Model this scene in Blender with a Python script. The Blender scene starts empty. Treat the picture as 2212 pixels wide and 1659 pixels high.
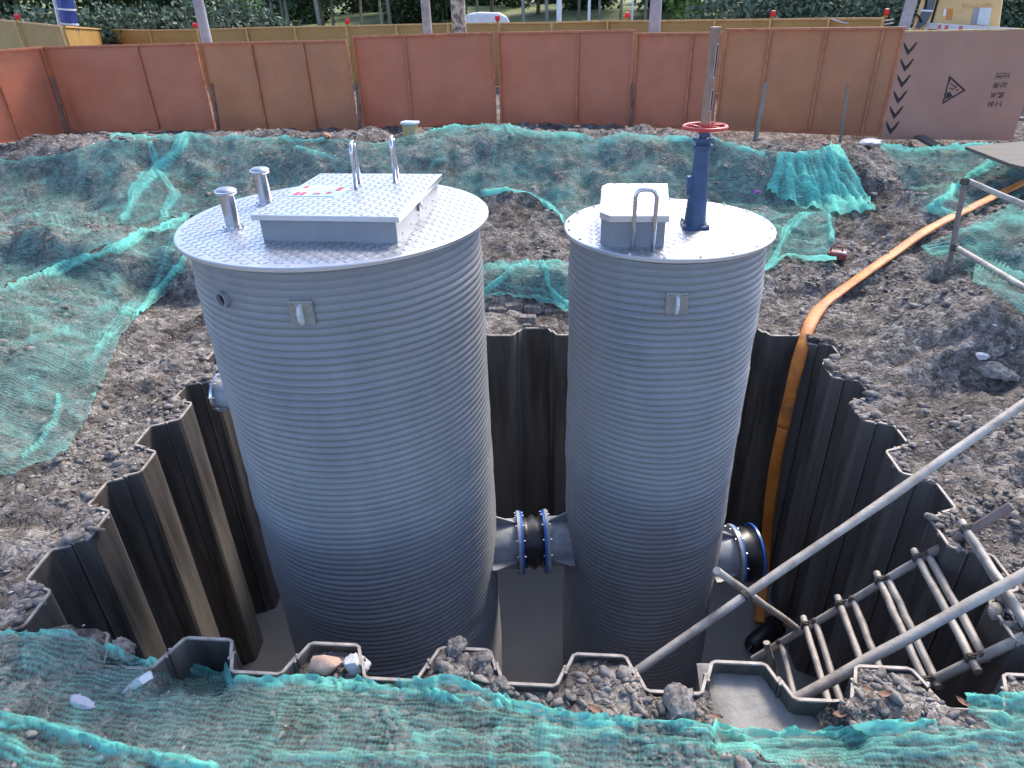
import bpy, math, random
import numpy as np
from mathutils import Vector, Matrix

R = math.radians
rng = np.random.default_rng(7)
random.seed(7)
scn = bpy.context.scene
COL = scn.collection

# ------------------------------------------------------------------ camera
HC = 3.4                                   # camera height over the sheet pile tops (z = 0)
F = 2727 / 4096 * 2212                     # focal length in pixels of a 2212 x 1659 picture
TH, RO = R(29.55), R(-1.757)
w_ = np.array([0, math.cos(TH), -math.sin(TH)])
r0 = np.array([1.0, 0, 0]); u0 = np.cross(r0, w_)
r_ = math.cos(RO) * r0 + math.sin(RO) * u0
u_ = -math.sin(RO) * r0 + math.cos(RO) * u0
cam = bpy.data.cameras.new('camera')
camo = bpy.data.objects.new('camera', cam); COL.objects.link(camo)
camo.matrix_world = Matrix(((r_[0], u_[0], -w_[0], 0), (r_[1], u_[1], -w_[1], 0), (r_[2], u_[2], -w_[2], HC), (0, 0, 0, 1)))
cam.sensor_width = 36; cam.lens = 36 * F / 2212; cam.clip_start = .05; cam.clip_end = 2000
scn.camera = camo

# ------------------------------------------------------------------ world, sun, exposure
SUN_EL, SUN_AZ = R(46), R(35)              # sun stands beyond the fence, to the right (azimuth from +Y to +X)
wd = bpy.data.worlds.new('World'); scn.world = wd; wd.use_nodes = True
nt = wd.node_tree; bg = nt.nodes['Background']
sky = nt.nodes.new('ShaderNodeTexSky'); sky.sky_type = 'NISHITA'; sky.sun_disc = False
sky.sun_elevation = SUN_EL; sky.sun_rotation = SUN_AZ; sky.air_density = .55; sky.dust_density = 1.2; sky.ozone_density = .3
nt.links.new(sky.outputs[0], bg.inputs[0]); bg.inputs[1].default_value = .15
sl = bpy.data.lights.new('sun', 'SUN'); sl.energy = 1.3; sl.angle = R(14); sl.color = (1, .90, .74)
so = bpy.data.objects.new('sun', sl); COL.objects.link(so)
sd = Vector((math.sin(SUN_AZ) * math.cos(SUN_EL), math.cos(SUN_AZ) * math.cos(SUN_EL), math.sin(SUN_EL)))
so.rotation_euler = sd.to_track_quat('Z', 'Y').to_euler(); so.location = (0, 0, 30)
scn.view_settings.view_transform = 'Standard'; scn.view_settings.look = 'None'
scn.view_settings.exposure = 1.75; scn.view_settings.gamma = 1
scn.cycles.max_bounces = 6; scn.cycles.transparent_max_bounces = 12; scn.cycles.diffuse_bounces = 3
scn.cycles.use_denoising = True

# ------------------------------------------------------------------ pixel rays (2212 x 1659 picture)
def ray(x, y):
    x = np.asarray(x, float); y = np.asarray(y, float)
    return ((x - 1106) / F)[..., None] * r_ - ((y - 829.5) / F)[..., None] * u_ + w_
O = np.array([0, 0, HC])
def onz(x, y, z): d = ray(x, y); return O + d * ((z - HC) / d[..., 2])[..., None]
def ony(x, y, Y): d = ray(x, y); return O + d * (Y / d[..., 1])[..., None]
def oncyl(x, y, cx, cy, r):
    d = ray(x, y); a = d[0]**2 + d[1]**2; b = -2 * (d[0] * cx + d[1] * cy); c = cx * cx + cy * cy - r * r
    t = (-b - math.sqrt(max(b * b - 4 * a * c, 0))) / (2 * a); return O + d * t

# ------------------------------------------------------------------ noise
class Noise:
    def __init__(s, seed): s.t = np.random.default_rng(seed).random((256, 256))
    def __call__(s, x, y):
        xi = np.floor(x).astype(int); yi = np.floor(y).astype(int); fx = x - xi; fy = y - yi
        fx = fx * fx * (3 - 2 * fx); fy = fy * fy * (3 - 2 * fy); t = s.t
        a = t[xi % 256, yi % 256]; b = t[(xi + 1) % 256, yi % 256]; c = t[xi % 256, (yi + 1) % 256]; d = t[(xi + 1) % 256, (yi + 1) % 256]
        return (a * (1 - fx) + b * fx) * (1 - fy) + (c * (1 - fx) + d * fx) * fy - .5
N1, N2, N3, N4 = Noise(1), Noise(2), Noise(3), Noise(4)
def sstep(a, b, x): t = np.clip((x - a) / (b - a), 0, 1); return t * t * (3 - 2 * t)

# ------------------------------------------------------------------ materials
def lin(c): return tuple(((v / 255 / 12.92) if v / 255 <= .04045 else ((v / 255 + .055) / 1.055) ** 2.4) for v in c)
def mat(name, c1, c2=None, scale=8, rough=.6, metal=0, bump=0, bscale=None, detail=6, rough2=None, stretch=(1, 1, 1), spec=.5, lo=.35, hi=.65, bdist=.01, c3=None, s3=1.5):
    m = bpy.data.materials.new(name); m.use_nodes = True; n = m.node_tree; b = n.nodes['Principled BSDF']; L = n.links.new
    b.inputs['Roughness'].default_value = rough; b.inputs['Metallic'].default_value = metal
    b.inputs['Specular IOR Level'].default_value = spec
    b.inputs['Base Color'].default_value = (*c1, 1)
    tc = n.nodes.new('ShaderNodeTexCoord'); mp = n.nodes.new('ShaderNodeMapping'); mp.inputs['Scale'].default_value = stretch
    L(tc.outputs['Object'], mp.inputs[0])
    def noise(s, d=detail):
        t = n.nodes.new('ShaderNodeTexNoise'); t.inputs['Scale'].default_value = s; t.inputs['Detail'].default_value = d; t.inputs['Roughness'].default_value = .62
        L(mp.outputs[0], t.inputs['Vector']); return t
    if c2:
        t = noise(scale); mr = n.nodes.new('ShaderNodeMapRange'); mr.inputs[1].default_value = lo; mr.inputs[2].default_value = hi
        L(t.outputs[0], mr.inputs[0]); mx = n.nodes.new('ShaderNodeMix'); mx.data_type = 'RGBA'
        mx.inputs[6].default_value = (*c1, 1); mx.inputs[7].default_value = (*c2, 1); L(mr.outputs[0], mx.inputs[0]); out = mx.outputs[2]
        if c3:
            t3 = noise(s3, 4); m3 = n.nodes.new('ShaderNodeMapRange'); m3.inputs[1].default_value = .45; m3.inputs[2].default_value = .7
            L(t3.outputs[0], m3.inputs[0]); x3 = n.nodes.new('ShaderNodeMix'); x3.data_type = 'RGBA'
            L(out, x3.inputs[6]); x3.inputs[7].default_value = (*c3, 1); L(m3.outputs[0], x3.inputs[0]); out = x3.outputs[2]
        L(out, b.inputs['Base Color'])
        if rough2 is not None:
            rr = n.nodes.new('ShaderNodeMapRange'); rr.inputs[1].default_value = lo; rr.inputs[2].default_value = hi; rr.inputs[3].default_value = rough; rr.inputs[4].default_value = rough2
            L(t.outputs[0], rr.inputs[0]); L(rr.outputs[0], b.inputs['Roughness'])
    if bump:
        t = noise(bscale or scale * 3, 8); bp = n.nodes.new('ShaderNodeBump'); bp.inputs['Strength'].default_value = bump; bp.inputs['Distance'].default_value = bdist
        L(t.outputs[0], bp.inputs['Height']); L(bp.outputs[0], b.inputs['Normal'])
    return m
M = {}
M['soil'] = mat('soil', (.155, .135, .125), (.30, .275, .255), 5, .92, bump=.9, bscale=22, bdist=.04, c3=(.085, .072, .064), s3=1.1, spec=.2)
def soilmat():
    m = M['soil']; n = m.node_tree; L = n.links.new; b = n.nodes['Principled BSDF']; tc = [k for k in n.nodes if k.type == 'TEX_COORD'][0]
    nz = n.nodes.new('ShaderNodeTexNoise'); nz.inputs['Scale'].default_value = 9; nz.inputs['Detail'].default_value = 6; L(tc.outputs['Object'], nz.inputs['Vector'])
    mx = n.nodes.new('ShaderNodeMix'); mx.data_type = 'RGBA'; mx.inputs[0].default_value = .12; L(tc.outputs['Object'], mx.inputs[6]); L(nz.outputs['Color'], mx.inputs[7])
    prev = [k for k in n.nodes if k.type == 'BUMP'][0]; src = b.inputs['Base Color'].links[0].from_socket
    for sc, st, di in ((16, .75, .05), (38, .7, .022)):
        v = n.nodes.new('ShaderNodeTexVoronoi'); v.inputs['Scale'].default_value = sc; L(mx.outputs[2], v.inputs['Vector'])
        bp = n.nodes.new('ShaderNodeBump'); bp.invert = True; bp.inputs['Strength'].default_value = st; bp.inputs['Distance'].default_value = di; L(v.outputs['Distance'], bp.inputs['Height']); L(prev.outputs[0], bp.inputs['Normal']); prev = bp
        hs = n.nodes.new('ShaderNodeSeparateColor'); L(v.outputs['Color'], hs.inputs[0]); mr = n.nodes.new('ShaderNodeMapRange'); mr.inputs[3].default_value = .62; mr.inputs[4].default_value = 1.42; L(hs.outputs[0], mr.inputs[0])
        mm = n.nodes.new('ShaderNodeVectorMath'); mm.operation = 'SCALE'; L(src, mm.inputs[0]); L(mr.outputs[0], mm.inputs['Scale']); src = mm.outputs[0]
    L(src, b.inputs['Base Color']); L(prev.outputs[0], b.inputs['Normal'])
soilmat()
M['clod'] = mat('clod', (.12, .103, .095), (.36, .33, .31), 17, .92, bump=.6, bscale=40, bdist=.02, spec=.25)
M['slurry'] = mat('slurry', (.21, .205, .195), (.29, .28, .27), 3, .65, bump=.5, bscale=9, bdist=.04, c3=(.16, .155, .145), s3=4)
M['pile'] = mat('pile_steel', (.040, .036, .033), (.095, .084, .077), 7, .7, metal=0, bump=.7, bscale=26, stretch=(1, 1, .10), rough2=.85, c3=(.17, .155, .145), s3=2.6)
M['pile_edge'] = mat('pile_edge', (.46, .41, .37), (.26, .22, .19), 14, .6, bump=.4)
M['grp'] = mat('tank_shell', (.25, .258, .275), (.205, .213, .228), 3, .40, bump=.15, bscale=60, stretch=(1, 1, .35), rough2=.54, c3=(.255, .255, .26), s3=1.6)
M['greypaint'] = mat('grey_paint', (.27, .278, .30), (.23, .238, .258), 5, .4, bump=.05)
M['alu'] = mat('chequer_plate', (.74, .76, .80), (.60, .62, .66), 5, .33, metal=1.0, rough2=.46, bump=.10, bscale=18)
M['tread'] = mat('tread_lozenge', (.24, .26, .31), (.42, .44, .48), 9, .38, metal=.9)  # darker than the plate: dark reflections on the lozenges put into the colour
M['alu_rim'] = mat('aluminium', (.62, .63, .66), (.5, .52, .55), 9, .35, metal=1.0, rough2=.5)
M['steel'] = mat('stainless', (.70, .70, .71), (.55, .55, .57), 12, .18, metal=1.0, rough2=.3)
M['blue'] = mat('blue_paint', lin((62, 86, 120)), lin((48, 70, 102)), 8, .42, bump=.1, bscale=30)
M['bluering'] = mat('blue_ring', lin((60, 120, 215)), lin((40, 90, 180)), 12, .3)
M['red'] = mat('red_paint', lin((196, 74, 66)), lin((170, 60, 54)), 9, .4, bump=.1)
M['rubber'] = mat('rubber', (.012, .012, .014), (.03, .03, .034), 9, .38)
M['flange'] = mat('flange_paint', (.38, .41, .46), (.28, .30, .34), 10, .4, bump=.15)
M['dirtyflange'] = mat('dusty_stub', (.25, .27, .31), (.42, .42, .41), 9, .5, bump=.15)
M['bolt'] = mat('bolt_zinc', (.55, .56, .58), (.4, .4, .42), 20, .3, metal=1)
M['dark'] = mat('dark_hole', (.01, .01, .011), None, rough=.9)
M['lugsteel'] = mat('lug_steel', (.30, .31, .32), (.38, .36, .32), 18, .4, metal=.5, bump=.3)
M['orange_fence'] = mat('hoarding_orange', lin((198, 118, 86)), lin((184, 104, 72)), 1.6, .5, bump=.08, bscale=3, c3=lin((176, 110, 86)), s3=.6)
M['tan_fence'] = mat('hoarding_tan', lin((192, 124, 82)), lin((178, 112, 74)), 1.6, .5, bump=.08, bscale=3, c3=lin((168, 112, 82)), s3=.7)
M['fence_rib'] = mat('hoarding_frame', lin((196, 122, 84)), lin((164, 94, 62)), 6, .5, bump=.15)
M['rust'] = mat('rusty_post', (.10, .05, .035), (.22, .13, .09), 10, .8, bump=.4)
M['sign'] = mat('sign_face', lin((182, 134, 114)), lin((172, 122, 102)), 1.2, .5, c3=lin((164, 120, 102)), s3=.5)
M['ink'] = mat('black_print', lin((48, 36, 38)), None, rough=.6)
M['yfence'] = mat('yellow_hoarding', lin((176, 138, 74)), lin((162, 124, 64)), 1.5, .55, c3=lin((150, 118, 66)), s3=.5)
M['yfence_post'] = mat('yellow_post', lin((212, 172, 112)), lin((186, 140, 84)), 6, .5)
M['lampred'] = mat('warning_lamp', lin((226, 30, 44)), lin((200, 20, 34)), 9, .25)
M['lampbody'] = mat('lamp_body', lin((170, 130, 40)), None, rough=.5)
M['concrete'] = mat('concrete_pole', (.42, .42, .43), (.33, .33, .335), 3, .8, bump=.2, c3=(.25, .24, .24), s3=1.2)
M['whitepaint'] = mat('white_paint', (.74, .76, .80), (.62, .64, .68), 4, .5)
M['bark'] = mat('bark', (.16, .125, .095), (.30, .26, .21), 9, .9, bump=.8, bscale=14, stretch=(1, 1, .3))
M['planebark'] = mat('mottled_bark', (.17, .13, .10), (.46, .41, .34), 7, .9, bump=.6, lo=.45, hi=.55)
M['palebark'] = mat('pale_bark', (.40, .39, .36), (.26, .24, .21), 6, .85, bump=.4)
M['leaf_dark'] = mat('leaf_dark', (.045, .085, .045), (.09, .14, .075), 3, .6, spec=.3)
M['leaf_grey'] = mat('leaf_grey', (.085, .13, .085), (.16, .21, .14), 2, .6, spec=.3)
M['leaf_lime'] = mat('leaf_lime', (.16, .26, .06), (.26, .36, .10), 3, .6, spec=.3)
M['grass'] = mat('grass', (.13, .19, .06), (.24, .27, .11), .6, .9, bump=.6, c3=(.06, .085, .04), s3=.12)
M['tube'] = mat('scaffold_tube', (.46, .42, .38), (.27, .235, .205), 9, .6, metal=.1, bump=.35, bscale=40, c3=(.52, .49, .45), s3=3)
M['tubered'] = mat('rusty_tube', (.28, .21, .19), (.17, .13, .12), 9, .6, metal=.1, bump=.3)
M['coupler'] = mat('coupler', (.05, .043, .04), (.14, .12, .105), 15, .7, metal=.3, bump=.6)
M['hose'] = mat('orange_hose', lin((222, 138, 54)), lin((190, 108, 42)), 7, .55, bump=.9, bscale=14, c3=lin((140, 92, 58)), s3=4)
M['hose_shaded'] = mat('shaded_hose', lin((210, 130, 50)), lin((180, 108, 46)), 5, .5, bump=.3)  # hose orange toned a little darker: shade in the pit put into the colour
M['stone_tan'] = mat('tan_stone', (.52, .36, .28), (.44, .29, .22), 9, .85, bump=.4)
M['stone_pale'] = mat('pale_stone', (.44, .44, .47), (.60, .60, .62), 14, .8, bump=.6)
M['brick'] = mat('old_brick', (.24, .12, .085), (.36, .22, .17), 10, .9, bump=.5)
M['board'] = mat('weathered_board', (.15, .135, .12), (.10, .09, .08), 5, .8, stretch=(.2, 3, 1), bump=.3)
M['deadleaf'] = mat('dead_leaf', (.16, .075, .05), (.26, .15, .095), 20, .7)
M['beige'] = mat('beige_paint', lin((216, 178, 120)), lin((206, 166, 108)), 2, .4)
M['glass'] = mat('cab_glass', (.10, .13, .14), None, rough=.06)
M['tyre'] = mat('tyre', (.02, .02, .02), None, rough=.8)
M['paper'] = mat('paper', (.66, .67, .66), (.55, .56, .57), 20, .7)
M['redtape'] = mat('red_tape', lin((196, 96, 76)), None, rough=.4)
M['wrapblue'] = mat('blue_wrap', lin((48, 74, 148)), lin((36, 54, 116)), 5, .5)
M['cyanlabel'] = mat('label_film', (.50, .66, .74), (.42, .56, .64), 6, .3)
M['labelred'] = mat('label_red', lin((200, 50, 70)), None, rough=.4)
M['whitecloth'] = mat('white_sheet', (.70, .74, .78), (.48, .54, .6), 3, .7, bump=.2)
M['scrap'] = mat('scrap', (.40, .43, .52), (.30, .33, .42), 12, .5)
M['magenta'] = mat('magenta_scrap', lin((206, 110, 200)), lin((150, 60, 150)), 30, .6)
M['reddevice'] = mat('red_plastic', lin((150, 76, 70)), lin((120, 60, 56)), 14, .5)
M['yellowbox'] = mat('yellow_box', lin((190, 160, 70)), lin((150, 150, 140)), 12, .6)
M['tray'] = mat('pale_lid', (.55, .66, .74), None, rough=.4)
M['wood'] = mat('grey_wood', (.30, .25, .20), (.20, .165, .13), 6, .8, stretch=(4, 4, .3), bump=.4)
# muddy water
mw = mat('muddy_water', (.34, .325, .30), (.29, .28, .26), .8, .04, bump=.04, bscale=1.5); M['water'] = mw
# debris netting: thread weave over a see-through sheet; bunched cloth (attribute dens) is denser
def netmat():
    m = bpy.data.materials.new('debris_net'); m.use_nodes = True; n = m.node_tree; L = n.links.new; n.nodes.clear()
    out = n.nodes.new('ShaderNodeOutputMaterial'); tr = n.nodes.new('ShaderNodeBsdfTransparent'); df = n.nodes.new('ShaderNodeBsdfDiffuse'); tl = n.nodes.new('ShaderNodeBsdfTranslucent')
    tc = n.nodes.new('ShaderNodeTexCoord'); at = n.nodes.new('ShaderNodeAttribute'); at.attribute_name = 'dens'
    ns = n.nodes.new('ShaderNodeTexNoise'); ns.inputs['Scale'].default_value = 2.2; ns.inputs['Detail'].default_value = 8; L(tc.outputs['Object'], ns.inputs['Vector'])
    mp = n.nodes.new('ShaderNodeMapping'); mp.inputs['Rotation'].default_value = (0, 0, .12); L(tc.outputs['Object'], mp.inputs[0])
    def wave(dirn, sc, dist):
        w = n.nodes.new('ShaderNodeTexWave'); w.bands_direction = dirn; w.inputs['Scale'].default_value = sc; w.inputs['Distortion'].default_value = dist
        w.inputs['Detail'].default_value = 3; w.inputs['Detail Scale'].default_value = .6; L(mp.outputs[0], w.inputs['Vector']); return w.outputs[1]
    wy, wx = wave('Y', 9.5, 10), wave('X', 14, 7)
    def math_(op, a, b=None, c=None):
        k = n.nodes.new('ShaderNodeMath'); k.operation = op
        for i, v in enumerate((a, b, c)):
            if v is None: continue
            if isinstance(v, (int, float)): k.inputs[i].default_value = v
            else: L(v, k.inputs[i])
        return k.outputs[0]
    weave = math_('ADD', math_('MULTIPLY', wy, .34), math_('MULTIPLY', wx, .14))          # 0..0.4
    o1 = math_('MULTIPLY_ADD', ns.outputs[0], 1.1, math_('ADD', weave, -.55))
    op = math_('MULTIPLY_ADD', at.outputs['Fac'], .75, o1)
    cl = n.nodes.new('ShaderNodeClamp'); L(op, cl.inputs[0]); cl.inputs[1].default_value = .06; cl.inputs[2].default_value = .95
    cm = n.nodes.new('ShaderNodeMix'); cm.data_type = 'RGBA'; cm.inputs[6].default_value = (.22, .41, .39, 1); cm.inputs[7].default_value = (.22, .76, .65, 1)
    L(at.outputs['Fac'], cm.inputs[0]); L(cm.outputs[2], df.inputs[0]); L(cm.outputs[2], tl.inputs[0])
    m1 = n.nodes.new('ShaderNodeMixShader'); m1.inputs[0].default_value = .35; L(df.outputs[0], m1.inputs[1]); L(tl.outputs[0], m1.inputs[2])
    m2 = n.nodes.new('ShaderNodeMixShader'); L(cl.outputs[0], m2.inputs[0]); L(tr.outputs[0], m2.inputs[1]); L(m1.outputs[0], m2.inputs[2]); L(m2.outputs[0], out.inputs[0])
    return m
M['net'] = netmat()

# ------------------------------------------------------------------ object helpers
ORG = {}
def link(o, parent=None):
    COL.objects.link(o)
    if parent is not None: o.parent = parent
    return o
def tag(o, label=None, cat=None, group=None, kind=None):
    for k, v in (('label', label), ('category', cat), ('group', group), ('kind', kind)):
        if v: o[k] = v
    return o
def empty(name, loc, label, cat, group=None):
    o = bpy.data.objects.new(name, None); o.location = [float(v) for v in loc]; o.empty_display_size = .1; link(o); ORG[o.name] = np.array(loc, float)
    return tag(o, label, cat, group)
def org(o):
    while o is not None:
        if o.name in ORG: return ORG[o.name]
        o = o.parent
    return np.zeros(3)
class MB:
    def __init__(s): s.v = []; s.f = []; s.n = 0
    def add(s, v, f):
        v = np.asarray(v, float); s.v.append(v); s.f += [tuple(int(i) + s.n for i in q) for q in f]; s.n += len(v); return s
    def box(s, c, sz, rot=None):
        h = np.array(sz) / 2; v = np.array([(x, y, z) for x in (-1, 1) for y in (-1, 1) for z in (-1, 1)]) * h
        if rot is not None: v = v @ np.array(rot).T
        return s.add(v + np.array(c), [(0, 1, 3, 2), (4, 6, 7, 5), (0, 4, 5, 1), (2, 3, 7, 6), (0, 2, 6, 4), (1, 5, 7, 3)])
    def prism(s, poly, z0, z1):
        n = len(poly); z0 = np.broadcast_to(z0, n); z1 = np.broadcast_to(z1, n)
        v = [(p[0], p[1], z0[i]) for i, p in enumerate(poly)] + [(p[0], p[1], z1[i]) for i, p in enumerate(poly)]
        return s.add(v, [tuple(range(n))[::-1], tuple(range(n, 2 * n))] + [(i, (i + 1) % n, n + (i + 1) % n, n + i) for i in range(n)])
    def slab(s, poly3, off):                                     # polygon in space, thickened by the vector off
        p = np.asarray(poly3, float); n = len(p)
        return s.add(np.vstack([p, p + np.asarray(off)]), [tuple(range(n))[::-1], tuple(range(n, 2 * n))] + [(i, (i + 1) % n, n + (i + 1) % n, n + i) for i in range(n)])
    def tube(s, path, r, n=12, cap=True, flat=None):
        P = np.asarray(path, float); m = len(P); r = np.broadcast_to(r, m)
        T = np.gradient(P, axis=0); T /= np.linalg.norm(T, axis=1)[:, None]
        up = np.array([0, 0, 1.0]) if abs(T[0][2]) < .9 else np.array([0, 1.0, 0]); vs = []
        x = np.cross(T[0], up); x /= np.linalg.norm(x)
        for i in range(m):
            x = x - T[i] * (x @ T[i]); x /= np.linalg.norm(x); y = np.cross(T[i], x)
            for k in range(n):
                a = 2 * math.pi * k / n; vs.append(P[i] + r[i] * (x * math.cos(a) + y * math.sin(a) * (flat or 1)))
        f = [(i * n + k, i * n + (k + 1) % n, (i + 1) * n + (k + 1) % n, (i + 1) * n + k) for i in range(m - 1) for k in range(n)]
        if cap: f += [tuple(range(n))[::-1], tuple(range((m - 1) * n, m * n))]
        return s.add(vs, f)
    def lathe(s, prof, c, n=48, axis=(0, 0, 1)):                  # prof: (radius, height) along axis
        a = np.array(axis, float); a /= np.linalg.norm(a); q = np.array([1.0, 0, 0]) if abs(a[0]) < .9 else np.array([0, 1.0, 0])
        x = np.cross(a, q); x /= np.linalg.norm(x); y = np.cross(a, x); vs = []
        ang = 2 * math.pi * np.arange(n) / n; ring = np.cos(ang)[:, None] * x + np.sin(ang)[:, None] * y
        for (rr, h) in prof: vs.append(np.array(c) + ring * rr + a * h)
        m = len(prof)
        f = [(i * n + k, i * n + (k + 1) % n, (i + 1) * n + (k + 1) % n, (i + 1) * n + k) for i in range(m - 1) for k in range(n)]
        return s.add(np.vstack(vs), f)
    def build(s, name, mt, parent=None, smooth=False, bevel=0, edge=None):
        me = bpy.data.meshes.new(name); v = np.vstack(s.v) - (org(parent) if parent is not None else 0)
        me.from_pydata(v.tolist(), [], s.f); me.update(); me.validate()
        for mm in (mt if isinstance(mt, (list, tuple)) else [mt]): me.materials.append(M[mm] if isinstance(mm, str) else mm)
        if smooth: me.polygons.foreach_set('use_smooth', [True] * len(me.polygons))
        o = bpy.data.objects.new(name, me); link(o, parent)
        if smooth and edge: e = o.modifiers.new('edge', 'EDGE_SPLIT'); e.split_angle = R(edge)
        if bevel: b = o.modifiers.new('bevel', 'BEVEL'); b.width = bevel; b.segments = 2; b.limit_method = 'ANGLE'
        return o
def thing(name, mb, mt, label, cat, group=None, smooth=False, bevel=0, loc=None, edge=None):
    """a thing that is one mesh, its origin at its base"""
    v = np.vstack(mb.v); c = np.array(loc) if loc is not None else np.array([v[:, 0].mean(), v[:, 1].mean(), v[:, 2].min()])
    mb.v = [v - c]; o = mb.build(name, mt, None, smooth, bevel, edge); o.location = c.tolist(); return tag(o, label, cat, group)
def rotz(a): return np.array([[math.cos(a), -math.sin(a), 0], [math.sin(a), math.cos(a), 0], [0, 0, 1]])
def grid_mesh(name, V, nu, nv, mt, parent=None, attr=None, smooth=True):
    """V: (nu*nv,3) row-major u"""
    i = np.arange((nu - 1) * (nv - 1)); a = (i // (nv - 1)) * nv + i % (nv - 1)
    q = np.stack([a, a + nv, a + nv + 1, a + 1], 1)
    return quads(name, V, q, mt, parent, attr, smooth)
def quads(name, V, q, mt, parent=None, attr=None, smooth=True, k=4):
    me = bpy.data.meshes.new(name); V = np.asarray(V, float) - (org(parent) if parent is not None else 0)
    me.vertices.add(len(V)); me.vertices.foreach_set('co', V.astype(np.float32).ravel())
    me.loops.add(len(q) * k); me.loops.foreach_set('vertex_index', q.astype(np.int32).ravel())
    me.polygons.add(len(q)); me.polygons.foreach_set('loop_start', (np.arange(len(q)) * k).astype(np.int32)); me.polygons.foreach_set('loop_total', np.full(len(q), k, np.int32))
    me.update(calc_edges=True); me.validate()
    if smooth: me.polygons.foreach_set('use_smooth', np.ones(len(q), bool))
    me.materials.append(M[mt])
    if attr is not None:
        a = me.attributes.new('dens', 'FLOAT', 'POINT'); a.data.foreach_set('value', np.asarray(attr, np.float32))
    o = bpy.data.objects.new(name, me); link(o, parent); return o

# ------------------------------------------------------------------ the pit outline (sheet pile centre lines)
AMP = .115                                   # pan depth either side of the centre line
NL, NR = np.array([-3.27, 2.93]), np.array([3.02, 2.34])
FL, FR = np.array([-3.24, 7.43]), np.array([3.40, 6.95])
def side(a, b, c0, first):
    """pile centres along a->b; c0: distance from a of one pan centre that bulges to the given sign; pitch .4"""
    L = np.linalg.norm(b - a); u = (b - a) / L; n = np.array([-u[1], u[0]])
    k0 = math.ceil((0.15 - c0) / .4); out = []; k = k0
    while c0 + .4 * k <= L - .1: out.append((c0 + .4 * k, first if k % 2 == 0 else -first)); k += 1
    return a, u, n, out, L
uN = (NR - NL) / np.linalg.norm(NR - NL)
SIDES = {'near': side(NL, NR, (np.array([-.34, 2.66]) - NL) @ uN, 1),
         'right': side(NR, FR, .52, 1),
         'far': side(FR, FL, np.linalg.norm(FR - np.array([.285, 7.17])), -1),
         'left': side(FL, NL, .62, -1)}
PAN, NECK = .285, .385
poly = []
for key in ('near', 'right', 'far', 'left'):
    a, u, n, cs, L = SIDES[key]
    for s, sg in cs:
        for ds, dn in ((-NECK / 2, 0), (-PAN / 2, AMP * sg), (PAN / 2, AMP * sg), (NECK / 2, 0)): poly.append(a + u * (s + ds) + n * dn)
poly = np.array(poly)
def inside(x, y):
    r = np.zeros(x.shape, bool); n = len(poly); j = n - 1
    for i in range(n):
        xi, yi = poly[i]; xj, yj = poly[j]
        c = ((yi > y) != (yj > y)); 
        with np.errstate(divide='ignore', invalid='ignore'): r ^= c & (x < (xj - xi) * (y - yi) / (yj - yi) + xi)
        j = i
    return r
def nearest(x, y):
    bd = np.full(x.shape, 1e9); bx = x.copy(); by = y.copy()
    for i in range(len(poly)):
        a = poly[i]; b = poly[(i + 1) % len(poly)]; d = b - a; t = np.clip(((x - a[0]) * d[0] + (y - a[1]) * d[1]) / (d @ d), 0, 1)
        px = a[0] + t * d[0]; py = a[1] + t * d[1]; dd = np.hypot(px - x, py - y); m = dd < bd
        bd[m] = dd[m]; bx[m] = px[m]; by[m] = py[m]
    return bd, bx, by

# ------------------------------------------------------------------ ground heights
def gauss(x, y, cx, cy, sx, sy): return np.exp(-((x - cx) / sx) ** 2 - ((y - cy) / sy) ** 2)
def hsmooth(x, y):
    j = N1(x * .9, y * .9 + 7) * .7 + N2(x * 2.3, y * 2.3) * .3
    h = -.03 + .05 * sstep(3.2, 3.8, y)
    h = h + sstep(7.65, 8.0, y + j * .5 + .06 * x - .12 * np.abs(x - .4)) * .34 * (1 - .5 * sstep(2.2, 3.6, x))           # cut behind the far pile row
    h = h + sstep(11.3, 13.1, y + j * 1.3 + .12 * x) * .80 * (1 - .3 * sstep(3.5, 6.5, x))                                                        # bank below the hoarding
    h = h - sstep(13.8, 15.6, y + .12 * x) * .45 * (1 - .3 * sstep(3.5, 6.5, x))
    h = h + sstep(3.55, 6.6, -x + .35 * j) * .50 * sstep(2.6, 5, y) * (1 - sstep(8.5, 11, y))                     # left mound
    h = h + .22 * gauss(x, y, -5.2, 6.3, 1.1, .9) - .16 * gauss(x, y, -5.0, 8.6, 2.5, .5)
    h = h + .16 * gauss(x, y, -3.2, 2.6, .8, .45) + .06 * sstep(2.75, 2.2, y)
    h = h + .70 * gauss(x, y, 4.85, 6.3, .9, .85) + .20 * gauss(x, y, 4.4, 4.6, .6, .6) + .12 * gauss(x, y, 5.6, 5.2, 1.5, 1.5)   # heap right of the pit
    h = h - .20 * gauss(x, y, 4.35, 5.45, .55, .22)
    h = h + .35 * sstep(4.2, 6.2, x) * sstep(6.5, 9, y) * (1 - sstep(10, 12, y))
    h = h + sstep(8.4, 9.4, y) * (1 - sstep(13.5, 15.5, y)) * (np.abs(N3(x * 1.1 + 4, y * 1.1)) * .42 + np.abs(N2(x * 2.6, y * 2.6 + 8)) * .16 - .10)
    h = h + sstep(3.9, 4.8, np.abs(x)) * sstep(3, 4, y) * (1 - sstep(8, 9, y)) * (np.abs(N3(x * 1.5 + 1, y * 1.5 + 2)) * .26 - .06)
    r = np.hypot(x, y); far = sstep(16, 19, y); h = h * (1 - far) + .66 * far
    h = h * (1 - sstep(9, 14, np.abs(x)) * (1 - far)) + .45 * sstep(9, 14, np.abs(x)) * (1 - far)
    return h
def rough(x, y):
    a = np.abs(N1(x * 1.9, y * 2.1)) * .24 + np.abs(N2(x * 4.6 + 3, y * 5.2)) * .15 + np.abs(N3(x * 9.5, y * 11)) * .085 + N4(x * 20, y * 22) * .04
    return a - .10
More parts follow.
